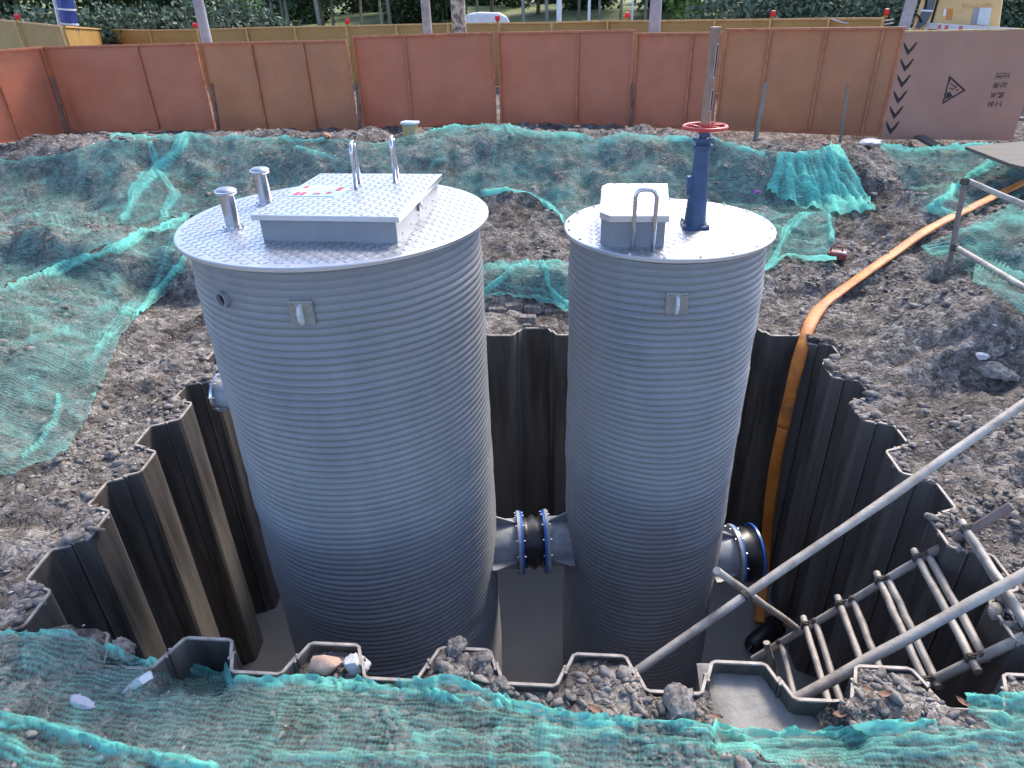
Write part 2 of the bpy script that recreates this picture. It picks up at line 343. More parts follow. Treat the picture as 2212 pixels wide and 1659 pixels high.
xs = np.concatenate([-9 - np.geomspace(.1, 500, 26)[::-1], np.arange(-9, 10, .045), 10 + np.geomspace(.1, 500, 26)])
ys = np.concatenate([1.2 - np.geomspace(.1, 200, 18)[::-1], np.arange(1.2, 12.5, .045), np.arange(12.5, 19, .09), 19 + np.geomspace(.15, 900, 34)])
GX, GY = np.meshgrid(xs, ys, indexing='ij')
HS = hsmooth(GX, GY)
fade = (1 - sstep(14, 19, np.abs(GX))) * (1 - sstep(17.5, 22, GY)) * sstep(-1, .8, GY)
bd, bx, by = nearest(GX.ravel(), GY.ravel()); bd = bd.reshape(GX.shape)
HF = HS + rough(GX, GY) * fade * np.clip(.35 + bd * 2, 0, 1)
# each pan on the near side is filled to a different level
PANS = [(-2.74, .07), (-1.94, -.30), (-1.14, -.05), (-.34, .06), (.46, .03), (1.26, -.07), (2.06, .03)]
for cx, dz in PANS:
    cy = NL[1] + (cx - NL[0]) * (NR[1] - NL[1]) / (NR[0] - NL[0]); g = sstep(.26, .17, np.abs(GX - cx)) * sstep(.3, .12, np.abs(GY - cy - .02))
    HF = HF + g * dz; HS = HS + g * dz
# level dried slurry in and before one pan
SL = np.array([(1.07, 2.72), (1.46, 2.70), (1.62, 2.40), (1.78, 2.12), (1.62, 2.02), (.98, 2.07), (1.03, 2.42)])
def inpoly(P, x, y):
    r = np.zeros(x.shape, bool); j = len(P) - 1
    for i in range(len(P)):
        c = ((P[i][1] > y) != (P[j][1] > y)); r ^= c & (x < (P[j][0] - P[i][0]) * (y - P[i][1]) / (P[j][1] - P[i][1] + 1e-12) + P[i][0]); j = i
    return r
sl = inpoly(SL, GX, GY); HF[sl] = -.10 + N1(GX * 3, GY * 3)[sl] * .02; HS[sl] = -.10
def bil(H, x, y):
    i = np.clip(np.searchsorted(xs, x) - 1, 0, len(xs) - 2); j = np.clip(np.searchsorted(ys, y) - 1, 0, len(ys) - 2)
    fx = (x - xs[i]) / (xs[i + 1] - xs[i]); fy = (y - ys[j]) / (ys[j + 1] - ys[j])
    return (H[i, j] * (1 - fx) + H[i + 1, j] * fx) * (1 - fy) + (H[i, j + 1] * (1 - fx) + H[i + 1, j + 1] * fx) * fy
def ground(px, py, H=None):
    """pixel -> point on the ground"""
    H = HS if H is None else H
    d = ray(np.atleast_1d(px), np.atleast_1d(py)); d = d / d[:, 1:2]
    t = np.geomspace(1.2, 40, 420); hit = np.full(len(d), 40.0); done = np.zeros(len(d), bool); prev = np.full(len(d), 1.0)
    for k in range(len(t)):
        z = HC + d[:, 2] * t[k] - bil(H, d[:, 0] * t[k], np.full(len(d), t[k]))
        m = (~done) & (z <= 0)
        if k: hit[m] = t[k - 1] + (t[k] - t[k - 1]) * prev[m] / (prev[m] - z[m] + 1e-12)
        done |= m; prev = z
    p = d * hit[:, None]; p[:, 2] += HC; return p
def gz(x, y, H=None): return float(bil(HS if H is None else H, np.array([x]), np.array([y]))[0])

ins = inside(GX.ravel(), GY.ravel())
V = np.stack([GX.ravel(), GY.ravel(), HF.ravel()], 1)
bdf = bd.ravel(); snap = ins & (bdf < .075)
dx = bx - V[:, 0]; dy = by - V[:, 1]; dl = np.hypot(dx, dy) + 1e-9
V[snap, 0] = bx[snap] + dx[snap] / dl[snap] * .004; V[snap, 1] = by[snap] + dy[snap] / dl[snap] * .004
V[snap, 2] = np.minimum(V[snap, 2], .0)
nx, ny = len(xs), len(ys)
i = np.arange((nx - 1) * (ny - 1)); a = (i // (ny - 1)) * ny + i % (ny - 1)
q = np.stack([a, a + ny, a + ny + 1, a + 1], 1)
q = q[~ins[q].all(1)]; q = q[(~ins[q] | snap[q]).all(1)]
used = np.unique(q); remap = np.full(len(V), -1); remap[used] = np.arange(len(used))
g = quads('ground', V[used], remap[q], 'soil'); tag(g, 'grey clayey soil around the pit', None, None, 'structure')

# crumbs and clods strewn over the soil
def rockbase(n, seed, sub=0):
    import bmesh
    r2 = np.random.default_rng(seed); out = []
    for k in range(n):
        bm = bmesh.new(); bmesh.ops.create_icosphere(bm, subdivisions=sub + 1, radius=1)
        v = np.array([w.co[:] for w in bm.verts]); f = np.array([[w.index for w in p.verts] for p in bm.faces]); bm.free()
        dd = 1 + .6 * (r2.random(len(v)) - .5) * (1 if sub == 0 else .7 if sub < 3 else .12)
        if sub == 3:
            nn = [Noise(seed * 3 + q) for q in range(2)]
            for fq, am in ((1.6, .5), (3.4, .36), (7.5, .22), (15, .12)): dd = dd * (1 + am * (nn[0](v[:, 0] * fq + 9, v[:, 1] * fq + v[:, 2] * fq * .7) + .5 * np.abs(nn[1](v[:, 1] * fq + 5, v[:, 2] * fq * 1.3 - v[:, 0] * fq * .6))))
        elif sub: 
            for _ in range(7):
                nrm = r2.normal(size=3); nrm /= np.linalg.norm(nrm); dd = np.minimum(dd, .62 / np.maximum(v @ nrm, .25) * (1 + .25 * r2.random()))
        out.append((v * dd[:, None] * ((1.25, .55 + .5 * r2.random(), .30 + .4 * r2.random()) if sub < 3 else (1, .9, .75)), f))
    return out
def scatter(name, X, Y, S, base, mt, sink=.3, label=None, H=None):
    VV, FF, n = [], [], 0; Z = bil(HF if H is None else H, X, Y)
    for k in range(len(X)):
        v, f = base[k % len(base)]; a = rng.random(3) * 6.28; ca, sa, cb, sb = math.cos(a[0]), math.sin(a[0]), math.cos((a[1] - 3.14) * .28), math.sin((a[1] - 3.14) * .28)
        rt = np.array([[ca, -sa, 0], [sa, ca, 0], [0, 0, 1]]) @ np.array([[1, 0, 0], [0, cb, -sb], [0, sb, cb]])
        VV.append(v @ rt.T * S[k] + (X[k], Y[k], Z[k] + S[k] * (.55 - sink))); FF.append(f + n); n += len(v)
    o = quads(name, np.vstack(VV), np.vstack(FF), mt, None, None, False, 3); return tag(o, label, None, None, 'stuff')
nC = 46000
Y_ = np.exp(rng.uniform(math.log(1.75), math.log(16), nC)); X_ = rng.uniform(-1, 1, nC) * (.86 * Y_ + .8)
S_ = np.minimum(np.exp(rng.normal(math.log(.011), .55, nC)), .06) * (Y_ / 4) ** .45
bdn, _, _ = nearest(X_, Y_); pat = N2(X_ * .9 + 3, Y_ * .9) + .6 * N3(X_ * 2.6, Y_ * 2.6); ok = ~inside(X_, Y_) & (bdn > S_ * 1.1) & ~inpoly(SL, X_, Y_) & (pat + rng.normal(0, .12, nC) > .02)
scatter('soil_crumbs', X_[ok], Y_[ok], S_[ok], rockbase(14, 3), 'clod', label='loose crumbs of grey soil strewn over the ground')
nB = 900
Y_ = np.exp(rng.uniform(math.log(2.0), math.log(14), nB)); X_ = rng.uniform(-1, 1, nB) * (.86 * Y_ + .8)
S_ = np.minimum(np.exp(rng.normal(math.log(.028), .4, nB)), np.where(Y_ < 3.2, .035, .09))
# extra lumps in and before the near pans
ex = [(-1.14, 2.62), (-.34, 2.62), (.46, 2.6), (2.06, 2.5), (-1.94, 2.6), (-.75, 2.35), (.05, 2.4), (.75, 2.33), (2.3, 2.3), (2.7, 2.4)]
for cx, cy in ex:
    k = 26; X_ = np.append(X_, rng.normal(cx, .12, k)); Y_ = np.append(Y_, rng.normal(cy, .10, k)); S_ = np.append(S_, np.minimum(np.exp(rng.normal(math.log(.028), .4, k)), .06))
bdn, _, _ = nearest(X_, Y_); ok = ~inside(X_, Y_) & (bdn > S_ * 1.1) & ~inpoly(SL, X_, Y_)
scatter('soil_clods', X_[ok], Y_[ok], S_[ok], rockbase(14, 5, 1), 'clod', label='lumpy clods of grey soil around the pit rim')
rim = []
for key, cnt in (('right', 260), ('left', 130), ('far', 120)):
    a_, u_2, n_2, cs2, L2 = SIDES[key]
    for _ in range(cnt):
        t_r = rng.uniform(.1, L2 - .1); c_r = min(cs2, key=lambda q: abs(q[0] - t_r)); off_r = AMP * c_r[1] * max(0, 1 - max(0, abs(c_r[0] - t_r) - PAN / 2) / .05)
        pnt = a_ + u_2 * t_r + n_2 * (off_r - abs(rng.normal(0, .05))); rim.append((*pnt, min(.065, math.exp(rng.normal(math.log(.026), .45)))))
rim = np.array(rim); nr_ = Noise(66); keep = nr_(rim[:, 0] * 1.7, rim[:, 1] * 1.7) > -.12; rim = rim[keep]
H0 = np.maximum(HF, -.01); scatter('rim_clods', rim[:, 0], rim[:, 1], rim[:, 2], rockbase(10, 41, 1), 'clod', sink=.45, label='clods of soil spilled along the pile tops', H=H0)
nP = 700
Y_ = np.exp(rng.uniform(math.log(2.0), math.log(14), nP)); X_ = rng.uniform(-1, 1, nP) * (.86 * Y_ + .8); S_ = np.exp(rng.normal(math.log(.009), .4, nP)) * (Y_ / 4) ** .5
bdn, _, _ = nearest(X_, Y_); ok = ~inside(X_, Y_) & (bdn > S_ * 1.1) & ~inpoly(SL, X_, Y_)
scatter('pale_chips', X_[ok], Y_[ok], S_[ok], rockbase(8, 9), 'stone_pale', sink=.1, label='pale stone chips lying in the soil')

# dried slurry sheet
c = SL.mean(0); rings = [SL * t + c * (1 - t) for t in (1.03, .8, .55, .3, .08)]
def dens_poly(P, n=10): return np.vstack([P[i] + (P[(i + 1) % len(P)] - P[i]) * np.linspace(0, 1, n, endpoint=False)[:, None] for i in range(len(P))])
rings = [dens_poly(p) for p in rings]; nr = len(rings[0]); vv = np.vstack(rings); zz = -.085 + N1(vv[:, 0] * 3, vv[:, 1] * 3) * .03 + N2(vv[:, 0] * 9, vv[:, 1] * 9) * .012; zz[:nr] -= .05
hole = np.array([1.33, 2.16]); zz -= .06 * np.exp(-((vv - hole) ** 2).sum(1) / .0012)
mb = MB(); mb.add(np.column_stack([vv, zz]), [(k * nr + i, k * nr + (i + 1) % nr, (k + 1) * nr + (i + 1) % nr, (k + 1) * nr + i) for k in range(4) for i in range(nr)] + [tuple(range(4 * nr, 5 * nr))])
o = mb.build('dried_slurry', 'slurry', None, True); tag(o, 'smooth pale grey slurry set in a sheet pile pan', None, None, 'structure')

# ------------------------------------------------------------------ pit water
WZ = -3.35
mb = MB(); mb.add([(-3.7, 2.0, WZ), (3.8, 2.0, WZ), (3.8, 7.8, WZ), (-3.7, 7.8, WZ)], [(0, 1, 2, 3)])
o = mb.build('water', 'water'); tag(o, 'still muddy grey water standing in the pit', None, None, 'structure')

# ------------------------------------------------------------------ sheet piles
T = .018; prof = [(-.2, -.02), (-.2, .012), (-.178, .012), (-PAN / 2, AMP), (PAN / 2, AMP), (.178, .012), (.2, .012), (.2, -.02)]
prof = np.array([(-.205, .03), (-.196, -.004), (-PAN / 2 - .012, AMP - .012), (-PAN / 2 + .012, AMP), (PAN / 2 - .012, AMP), (PAN / 2 + .012, AMP - .012), (.196, -.004), (.205, .03)])
def pile_mesh():
    P = prof; t = np.gradient(P, axis=0); t /= np.linalg.norm(t, axis=1)[:, None]; nn = np.stack([-t[:, 1], t[:, 0]], 1)
    A = P - nn * T / 2; B = P + nn * T / 2; n = len(P); zs = [-4.6, -.012, 0]
    me = bpy.data.meshes.new('sheet_pile'); vs = []; fs = []; ms = []
    for z in zs: vs += [(*p, z) for p in A] + [(*p, z) for p in B]
    for L in range(2):
        for i in range(n - 1):
            a, b = L * 2 * n + i, (L + 1) * 2 * n + i
            fs += [(a, a + 1, b + 1, b), (a + n + 1, a + n, b + n, b + n + 1)]; ms += [L, L]
        for i, f in ((0, 1), (n - 1, 0)):
            a, b = L * 2 * n + i, (L + 1) * 2 * n + i; fs.append((a, b, b + n, a + n) if f else (a, a + n, b + n, b)); ms.append(L)
    for i in range(n - 1): a = 4 * n + i; fs.append((a, a + 1, a + n + 1, a + n)); ms.append(1)
    me.from_pydata(vs, [], fs); me.materials.append(M['pile']); me.materials.append(M['pile_edge']); me.polygons.foreach_set('material_index', ms); me.update()
    return me
PM = pile_mesh()
ORD = 'first second third fourth fifth sixth seventh eighth ninth tenth eleventh twelfth thirteenth fourteenth fifteenth sixteenth seventeenth eighteenth'.split()
plab = {'near': ('%s steel sheet pile of the soil-filled row, counted from the corner under the net mound', 'sheet piles along the soil-filled front row'),
        'far': ('%s steel sheet pile of the row behind the tanks, counted from the hose corner', 'sheet piles behind the tanks'),
        'left': ('%s steel sheet pile of the row beside the larger tank, counted from behind it', 'sheet piles beside the larger tank'),
        'right': ('%s steel sheet pile of the row beside the smaller tank, counted from the ladder corner', 'sheet piles beside the smaller tank')}
for key, (a, u, n, cs, L) in SIDES.items():
    for ip, (s, sg) in enumerate(cs):
        o = bpy.data.objects.new('sheet_pile', PM); p = a + u * s; link(o)
        ang = math.atan2(u[1], u[0]) + (0 if sg > 0 else math.pi)
        o.location = (p[0], p[1], .018 + rng.uniform(-.018, .022)); o.rotation_euler = (0, 0, ang)
        tag(o, plab[key][0] % ORD[ip], 'sheet pile', plab[key][1])
# corner piles close the four corners
ends = {k: (v[0] + v[1] * (v[3][0][0] - .2), v[0] + v[1] * (v[3][-1][0] + .2)) for k, v in SIDES.items()}
order = ['near', 'right', 'far', 'left']
cl = {'near': 'bent corner sheet pile behind the scaffold ladder', 'right': 'bent corner sheet pile behind the orange hose', 'far': 'bent corner sheet pile at the far end of the larger tank row', 'left': 'bent corner sheet pile under the front net mound'}
for k in range(4):
    p0 = ends[order[k]][1]; p1 = ends[order[(k + 1) % 4]][0]; cs_ = {0: NR, 1: FR, 2: FL, 3: NL}[k]
    mb = MB(); pts = [p0, (p0 + cs_ * 2) / 3 , cs_, (p1 + cs_ * 2) / 3, p1]; pts = [p0, cs_, p1]
    for a_, b_ in zip(pts[:-1], pts[1:]):
        d = b_ - a_; Ld = np.linalg.norm(d)
        if Ld < .02: continue
        nn = np.array([-d[1], d[0]]) / Ld * T / 2; mb.prism([a_ - nn, b_ - nn, b_ + nn, a_ + nn], -4.58, .012 + .004 * k)
    if mb.n: thing('sheet_pile', mb, 'pile', cl[order[k]], 'sheet pile')

# ------------------------------------------------------------------ tanks
LC, LRr, LTOP = np.array([-1.2114, 4.85]), 1.012, HC - 1.325
RC, RRr, RTOP = np.array([1.1857, 4.95]), .712, HC - 1.4946
def shell(name, c, r, ztop, parent, seed):
    nseg = 144; z0 = -3.75; zs = np.arange(z0, ztop - .02, .0055); nz = len(zs); th = 2 * math.pi * np.arange(nseg) / nseg
    TT, ZZ = np.meshgrid(th, zs, indexing='ij'); nA = Noise(seed)
    arc = np.cos(TT) * 2.2; arc2 = np.sin(TT) * 2.2
    wob = nA(arc * 1.3 + 20, ZZ * 3 + arc2) * .9 + nA(arc2 * 2.4, ZZ * 9 + arc * 2) * .5
    ph = (ZZ - TT / (2 * math.pi) * .052) / .052 * 2 * math.pi + wob * 1.5
    prof_ = np.abs(np.sin(ph / 2)) ** .5; grp_ = .7 + .6 * (nA(ZZ * 7.5 + 3, np.cos(TT) * .4 + 7) + .5)
    amp = .027 * grp_ * (.35 + .65 * sstep(ztop - .08, ztop - .45, ZZ)) * (.75 + .9 * nA(arc * .8 + 5, ZZ * 1.7))
    amp = np.clip(amp, .003, .032); fine = nA(arc * 14 + 3, ZZ * 30) * .0016 + nA(arc2 * 6, ZZ * 12) * .0016
    Rd = r - .006 + amp * prof_ + fine
    V = np.stack([c[0] + Rd * np.cos(TT), c[1] + Rd * np.sin(TT), ZZ], -1).reshape(-1, 3)
    a = np.arange(nseg)[:, None] * nz + np.arange(nz - 1)[None]; b = ((np.arange(nseg) + 1) % nseg)[:, None] * nz + np.arange(nz - 1)[None]
    q = np.stack([a, b, b + 1, a + 1], -1).reshape(-1, 4)
    return quads(name, V, q, 'grp', parent)
def treads(name, test, z, ang, parent, ext, pitch=.052, cx=0, cy=0):
    """raised lozenges of chequer plate; each a low four-sided bump"""
    n = int(ext / pitch) + 2; VV = []; FF = []; k = 0
    for i in range(-n, n + 1):
        for j in range(-n, n + 1):
            p = np.array([i * pitch, j * pitch]); a = ang + math.pi / 4 + (0 if (i + j) % 2 == 0 else math.pi / 2)
            pr = np.array([p[0] * math.cos(ang) - p[1] * math.sin(ang), p[0] * math.sin(ang) + p[1] * math.cos(ang)]) + (cx, cy)
            if not test(*pr): continue
            u = np.array([math.cos(a), math.sin(a)]); v = np.array([-u[1], u[0]]); l, w = pitch * .60, pitch * .115
            for (du, dv, dz) in ((-l, 0, 0), (0, -w, 0), (l, 0, 0), (0, w, 0), (-l * .5, 0, .003), (l * .5, 0, .003)):
                VV.append((*(pr + u * du + v * dv), z + dz))
            FF += [(k, k + 1, k + 4), (k + 1, k + 5, k + 4), (k + 1, k + 2, k + 5), (k + 2, k + 3, k + 5), (k + 3, k + 4, k + 5), (k + 3, k, k + 4)]; k += 6
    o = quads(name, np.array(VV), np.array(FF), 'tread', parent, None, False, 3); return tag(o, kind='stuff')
def lid(c, r, z, parent):
    mb = MB(); mb.lathe([(.001, z), (r - .006, z), (r, z - .006), (r, z - .026), (r - .01, z - .034), (r - .07, z - .05), (r - .09, z - .05)], (c[0], c[1], 0), 96)
    return mb.build('lid', 'alu', parent, True, edge=35)
def handle(name, p0, p1, h, r, parent, mt='steel'):
    p0 = np.array(p0); p1 = np.array(p1); d = p1 - p0; L = np.linalg.norm(d); d = d / L; rb = L * .36; up = np.array([0, 0, 1.0])
    path = [p0 - up * .004, p0 + up * (h - rb) * .5]
    for a in np.linspace(0, 90, 7): path.append(p0 + up * (h - rb) + rb * (d * (1 - math.cos(R(a))) + up * math.sin(R(a))))
    for a in np.linspace(90, 0, 7): path.append(p1 + up * (h - rb) - rb * (d * (1 - math.cos(R(a)))) + up * rb * math.sin(R(a)))
    path += [p1 + up * (h - rb) * .5, p1 - up * .004]
    return MB().tube(path, r, 14).build(name, mt, parent, True)
def lug(px, py, c, r, parent, w=.15, h=.155):
    p = oncyl(px, py, c[0], c[1], r + .012); nrm = np.array([p[0] - c[0], p[1] - c[1], 0]); nrm /= np.linalg.norm(nrm); t = np.array([-nrm[1], nrm[0], 0]); up = np.array([0, 0, 1.0])
    rt = np.stack([t, nrm, up], 1)
    mb = MB().box(p, (w, .02, h), rt); pl = mb.build('lifting_lug', 'lugsteel', parent, False, .004)
    e = MB(); prof = [(-.004, .062), (.045, .055), (.07, .01), (.06, -.035), (.035, -.07), (-.004, -.066)]
    e.slab([p + nrm * a + up * b - t * .011 for a, b in prof], t * .022); e.build('lug_eye', 'paper', pl, False, .004)
    for sx in (-1, 1): MB().lathe([(.001, .02), (.009, .02), (.011, .008)], p + t * sx * w * .36 + up * h * .36, 8, nrm).build('bolt', 'bolt', pl)
    return pl
# ---- larger tank
tl = empty('pump_tank', (LC[0], LC[1], -3.75), 'larger grey ribbed pump tank with square hatch and two mushroom vents on its lid', 'tank')
shell('shell', LC, LRr, LTOP - .03, tl, 11)
lo = lid(LC, 1.081, LTOP, tl)
CZ = LTOP + .178                           # top of the hatch cover
CV = [onz(*p, CZ)[:2] for p in ((550, 463), (865, 470), (948, 378), (690, 372))]
cc = np.mean(CV, 0); ax = (CV[1] - CV[0]); W_ = (np.linalg.norm(CV[1] - CV[0]) + np.linalg.norm(CV[2] - CV[3])) / 2; D_ = (np.linalg.norm(CV[2] - CV[1]) + np.linalg.norm(CV[3] - CV[0])) / 2
ha = math.atan2(ax[1], ax[0]); ex_, ey_ = np.array([math.cos(ha), math.sin(ha)]), np.array([-math.sin(ha), math.cos(ha)])
ha2 = math.atan2(*( (CV[2] - CV[1])[::-1])) - math.pi / 2
ha = (ha + ha2) / 2; ex_, ey_ = np.array([math.cos(ha), math.sin(ha)]), np.array([-math.sin(ha), math.cos(ha)])
def rect(c, w, d): return [c + ex_ * sx * w / 2 + ey_ * sy * d / 2 for sx, sy in ((-1, -1), (1, -1), (1, 1), (-1, 1))]
def inrect(c, w, d):
    return lambda x, y: abs((np.array([x, y]) - c) @ ex_) < w / 2 and abs((np.array([x, y]) - c) @ ey_) < d / 2
vents = [onz(505, 492, LTOP)[:2], onz(575, 440, LTOP)[:2]]
inr = inrect(cc, W_ - .06, D_ - .06)
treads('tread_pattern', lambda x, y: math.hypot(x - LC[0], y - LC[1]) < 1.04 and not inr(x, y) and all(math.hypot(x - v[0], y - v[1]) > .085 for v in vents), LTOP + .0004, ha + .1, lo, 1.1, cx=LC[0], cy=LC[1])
hb = MB().prism(rect(cc, W_ - .07, D_ - .07), LTOP - .002, CZ - .03).build('hatch_box', 'greypaint', tl, False, .004)
hc = MB().prism(rect(cc, W_, D_), CZ - .036, CZ).build('hatch_cover', 'alu', tl, False, .004)
lc = onz(688, 413, CZ)[:2]; lw, ld = .34, .30
inl = inrect(lc, lw + .02, ld + .02); inc = inrect(cc, W_ - .03, D_ - .03)
hbase = [onz(775, 402, CZ), onz(858, 388, CZ)]
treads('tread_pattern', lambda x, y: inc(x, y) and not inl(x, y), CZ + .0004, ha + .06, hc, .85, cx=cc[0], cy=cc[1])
pl = MB().prism(rect(lc, lw, ld), CZ - .001, CZ + .004).build('name_plate', 'cyanlabel', hc)
for k, (a, b, w, d) in enumerate([(-.12, -.09, .035, .08), (-.075, -.09, .03, .08), (.10, -.06, .03, .05), (.14, .05, .035, .09), (-.13, .1, .03, .05), (.02, -.1, .06, .012), (.02, -.07, .05, .012)]):
    MB().prism(rect(lc + ex_ * a + ey_ * b, w, d), CZ + .003, CZ + .0062).build('printed_mark', 'labelred', pl)
for p in hbase: handle('grab_handle', p - np.array([*(ey_ * .085), 0]) + np.array([*(ex_ * .01), 0]), p + np.array([*(ey_ * .085), 0]) - np.array([*(ex_ * .022), 0]), .30, .0135, tl)
# latch on the right flank of the box
lp = cc + ex_ * (W_ - .07) / 2 - ey_ * .02
la = MB().box((*(lp + ex_ * .008), CZ - .075), (.016, .05, .075), rotz(ha)).build('latch', 'lugsteel', tl, False, .003)
MB().tube([(*(lp + ex_ * .02 + ey_ * .012), CZ - .06), (*(lp + ex_ * .03), CZ - .10), (*(lp + ex_ * .02 - ey_ * .012), CZ - .06)], .005, 8).build('hasp', 'steel', la, True)
for k in range(5):
    q_ = cc + ex_ * ((W_ - .07) / 2) + ey_ * (-.42 + .2 * k)
    MB().lathe([(.001, .006), (.008, .006), (.009, -.004)], (*q_, LTOP + .03), 8, (*ex_, 0)).build('bolt', 'bolt', tl)
for v in vents:
    vp = MB().lathe([(.085, LTOP - .001), (.085, LTOP + .006), (.048, LTOP + .008), (.048, LTOP + .235)], (*v, 0), 28).build('vent_pipe', 'steel', tl, True, edge=35)
    MB().lathe([(.03, .225), (.070, .232), (.075, .247), (.070, .260), (.045, .272), (.001, .277)], (*v, LTOP), 28).build('vent_cap', 'steel', vp, True)
    for k in range(6): MB().lathe([(.001, .016), (.008, .016), (.009, .004)], (v[0] + .068 * math.cos(k * 1.047), v[1] + .068 * math.sin(k * 1.047), LTOP), 6).build('bolt', 'bolt', vp)
lug(652, 675, LC, LRr, tl)
# threaded side port
p = oncyl(485, 645, LC[0], LC[1], LRr); nrm = np.array([p[0] - LC[0], p[1] - LC[1], 0]); nrm /= np.linalg.norm(nrm)
po = MB().lathe([(.036, -.03), (.055, -.03), (.055, .03), (.040, .03), (.036, .0), (.036, -.02)], p, 24, nrm).build('side_port', 'greypaint', tl, True, edge=40)
MB().lathe([(.001, .006), (.0385, .006)], p, 24, nrm).build('port_bore', 'dark', po)
# ---- smaller tank
tr_ = empty('pump_tank', (RC[0], RC[1], -3.75), 'smaller grey ribbed tank carrying the blue valve pedestal and a chamfered hatch', 'tank')
shell('shell', RC, RRr, RTOP - .03, tr_, 23)
ro = lid(RC, .762, RTOP, tr_)
RZ = RTOP + .225
pts = [onz(*p, RZ)[:2] for p in ((1295, 457), (1318, 466), (1447, 466), (1442, 396), (1312, 396), (1300, 402))]
pc = np.mean(pts, 0)
inbox = lambda x, y: bool(inpoly(np.array(pts), np.array([x]), np.array([y]))[0])
pb = onz(1500, 489, RTOP)
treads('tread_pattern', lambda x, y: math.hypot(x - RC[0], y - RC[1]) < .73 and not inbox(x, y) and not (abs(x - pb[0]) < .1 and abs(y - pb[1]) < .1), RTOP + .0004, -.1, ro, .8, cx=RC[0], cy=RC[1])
MB().prism([pc + (p - pc) * .93 for p in pts], RTOP - .002, RZ - .04).build('hatch_box', 'greypaint', tr_, False, .004)
hc2 = MB().prism(pts, RZ - .046, RZ).build('hatch_cover', 'alu', tr_, False, .004)
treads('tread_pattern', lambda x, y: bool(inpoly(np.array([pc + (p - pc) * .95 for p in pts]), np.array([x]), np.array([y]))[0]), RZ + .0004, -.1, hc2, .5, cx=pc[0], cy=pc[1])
handle('grab_handle', onz(1366, 540, RTOP), onz(1410, 541, RTOP), .40, .0145, tr_)
for k in range(20):
    a = 2 * math.pi * k / 20 + .08; MB().lathe([(.001, .010), (.010, .010), (.012, -.001)], (RC[0] + .735 * math.cos(a), RC[1] + .735 * math.sin(a), RTOP), 6).build('bolt', 'bolt', tr_)
lug(1462, 655, RC, RRr, tr_)
# ---- valve pedestal
vp = empty('valve_pedestal', pb, 'dark blue valve pedestal with red handwheel and tall stem tube on the smaller tank', 'valve')
MB().box(pb + (0, 0, .012), (.19, .19, .022), rotz(-.12)).build('base_plate', 'blue', vp, False, .003)
mb = MB()
mb.lathe([(.001, .02), (.085, .02), (.078, .05), (.071, .16), (.060, .36), (.052, .50), (.050, .545), (.066, .55), (.066, .575), (.050, .58), (.05, .60), (.072, .602), (.072, .624), (.045, .63), (.042, .655), (.001, .656)], pb, 32)
mb.build('column', 'blue', vp, True, edge=35)
MB().box(pb + (-.062, .0, .30), (.055, .06, .125)).build('access_box', 'blue', vp, False, .006)
for k in range(4):
    a = k * math.pi / 2 + .6; MB().lathe([(.001, .65), (.010, .65), (.011, .615)], pb + (.06 * math.cos(a), .06 * math.sin(a), 0), 6).build('bolt', 'bolt', vp)
    a = k * math.pi / 2 + math.pi / 4 - .12; MB().lathe([(.001, .04), (.011, .04), (.012, .02)], pb + (.115 * math.cos(a), .115 * math.sin(a), 0), 6).build('bolt', 'bolt', vp)
wz = .69; hw = MB().tube([pb + (.142 * math.cos(a), .142 * math.sin(a), wz) for a in np.linspace(0, 2 * math.pi, 49)], .0135, 10, False).build('handwheel', 'red', vp, True)
for k in range(5):
    a = 2 * math.pi * k / 5 + .3; MB().tube([pb + (.02 * math.cos(a), .02 * math.sin(a), wz - .01), pb + (.08 * math.cos(a), .08 * math.sin(a), wz + .005), pb + (.14 * math.cos(a), .14 * math.sin(a), wz)], .010, 8).build('spoke', 'red', hw, True)
MB().lathe([(.001, wz - .035), (.038, wz - .035), (.036, wz + .022), (.001, wz + .024)], pb, 20).build('hub', 'red', hw, True, edge=40)
mst = mat('stem_tube', (.30, .19, .14), (.40, .28, .22), 12, .35, metal=.3, bump=.1); M['stem'] = mst
st = MB().lathe([(.0335, .70), (.0335, 1.285), (.0345, 1.287), (.0345, 1.296), (.001, 1.298)], pb, 24).build('stem_tube', 'stem', vp, True, edge=40)
dv = -np.array([pb[0], pb[1], 0]); dv /= np.linalg.norm(dv); dv = rotz(.75) @ dv
for z0_, z1_ in ((.79, .93), (1.0, 1.2)):
    tt = np.array([-dv[1], dv[0], 0]); q0 = pb + dv * .0325
    MB().slab([q0 + tt * a + np.array([0, 0, z]) for a, z in ((-.007, z0_), (.007, z0_), (.007, z1_), (-.007, z1_))], dv * .003).build('sight_slot', 'whitepaint', st)
    MB().slab([q0 + dv * .002 + tt * a + np.array([0, 0, z]) for a, z in ((-.0045, z0_ + .004), (.0045, z0_ + .004), (.0045, z1_ - .004), (-.0045, z1_ - .004))], dv * .003).build('sight_glass', 'dark', st)
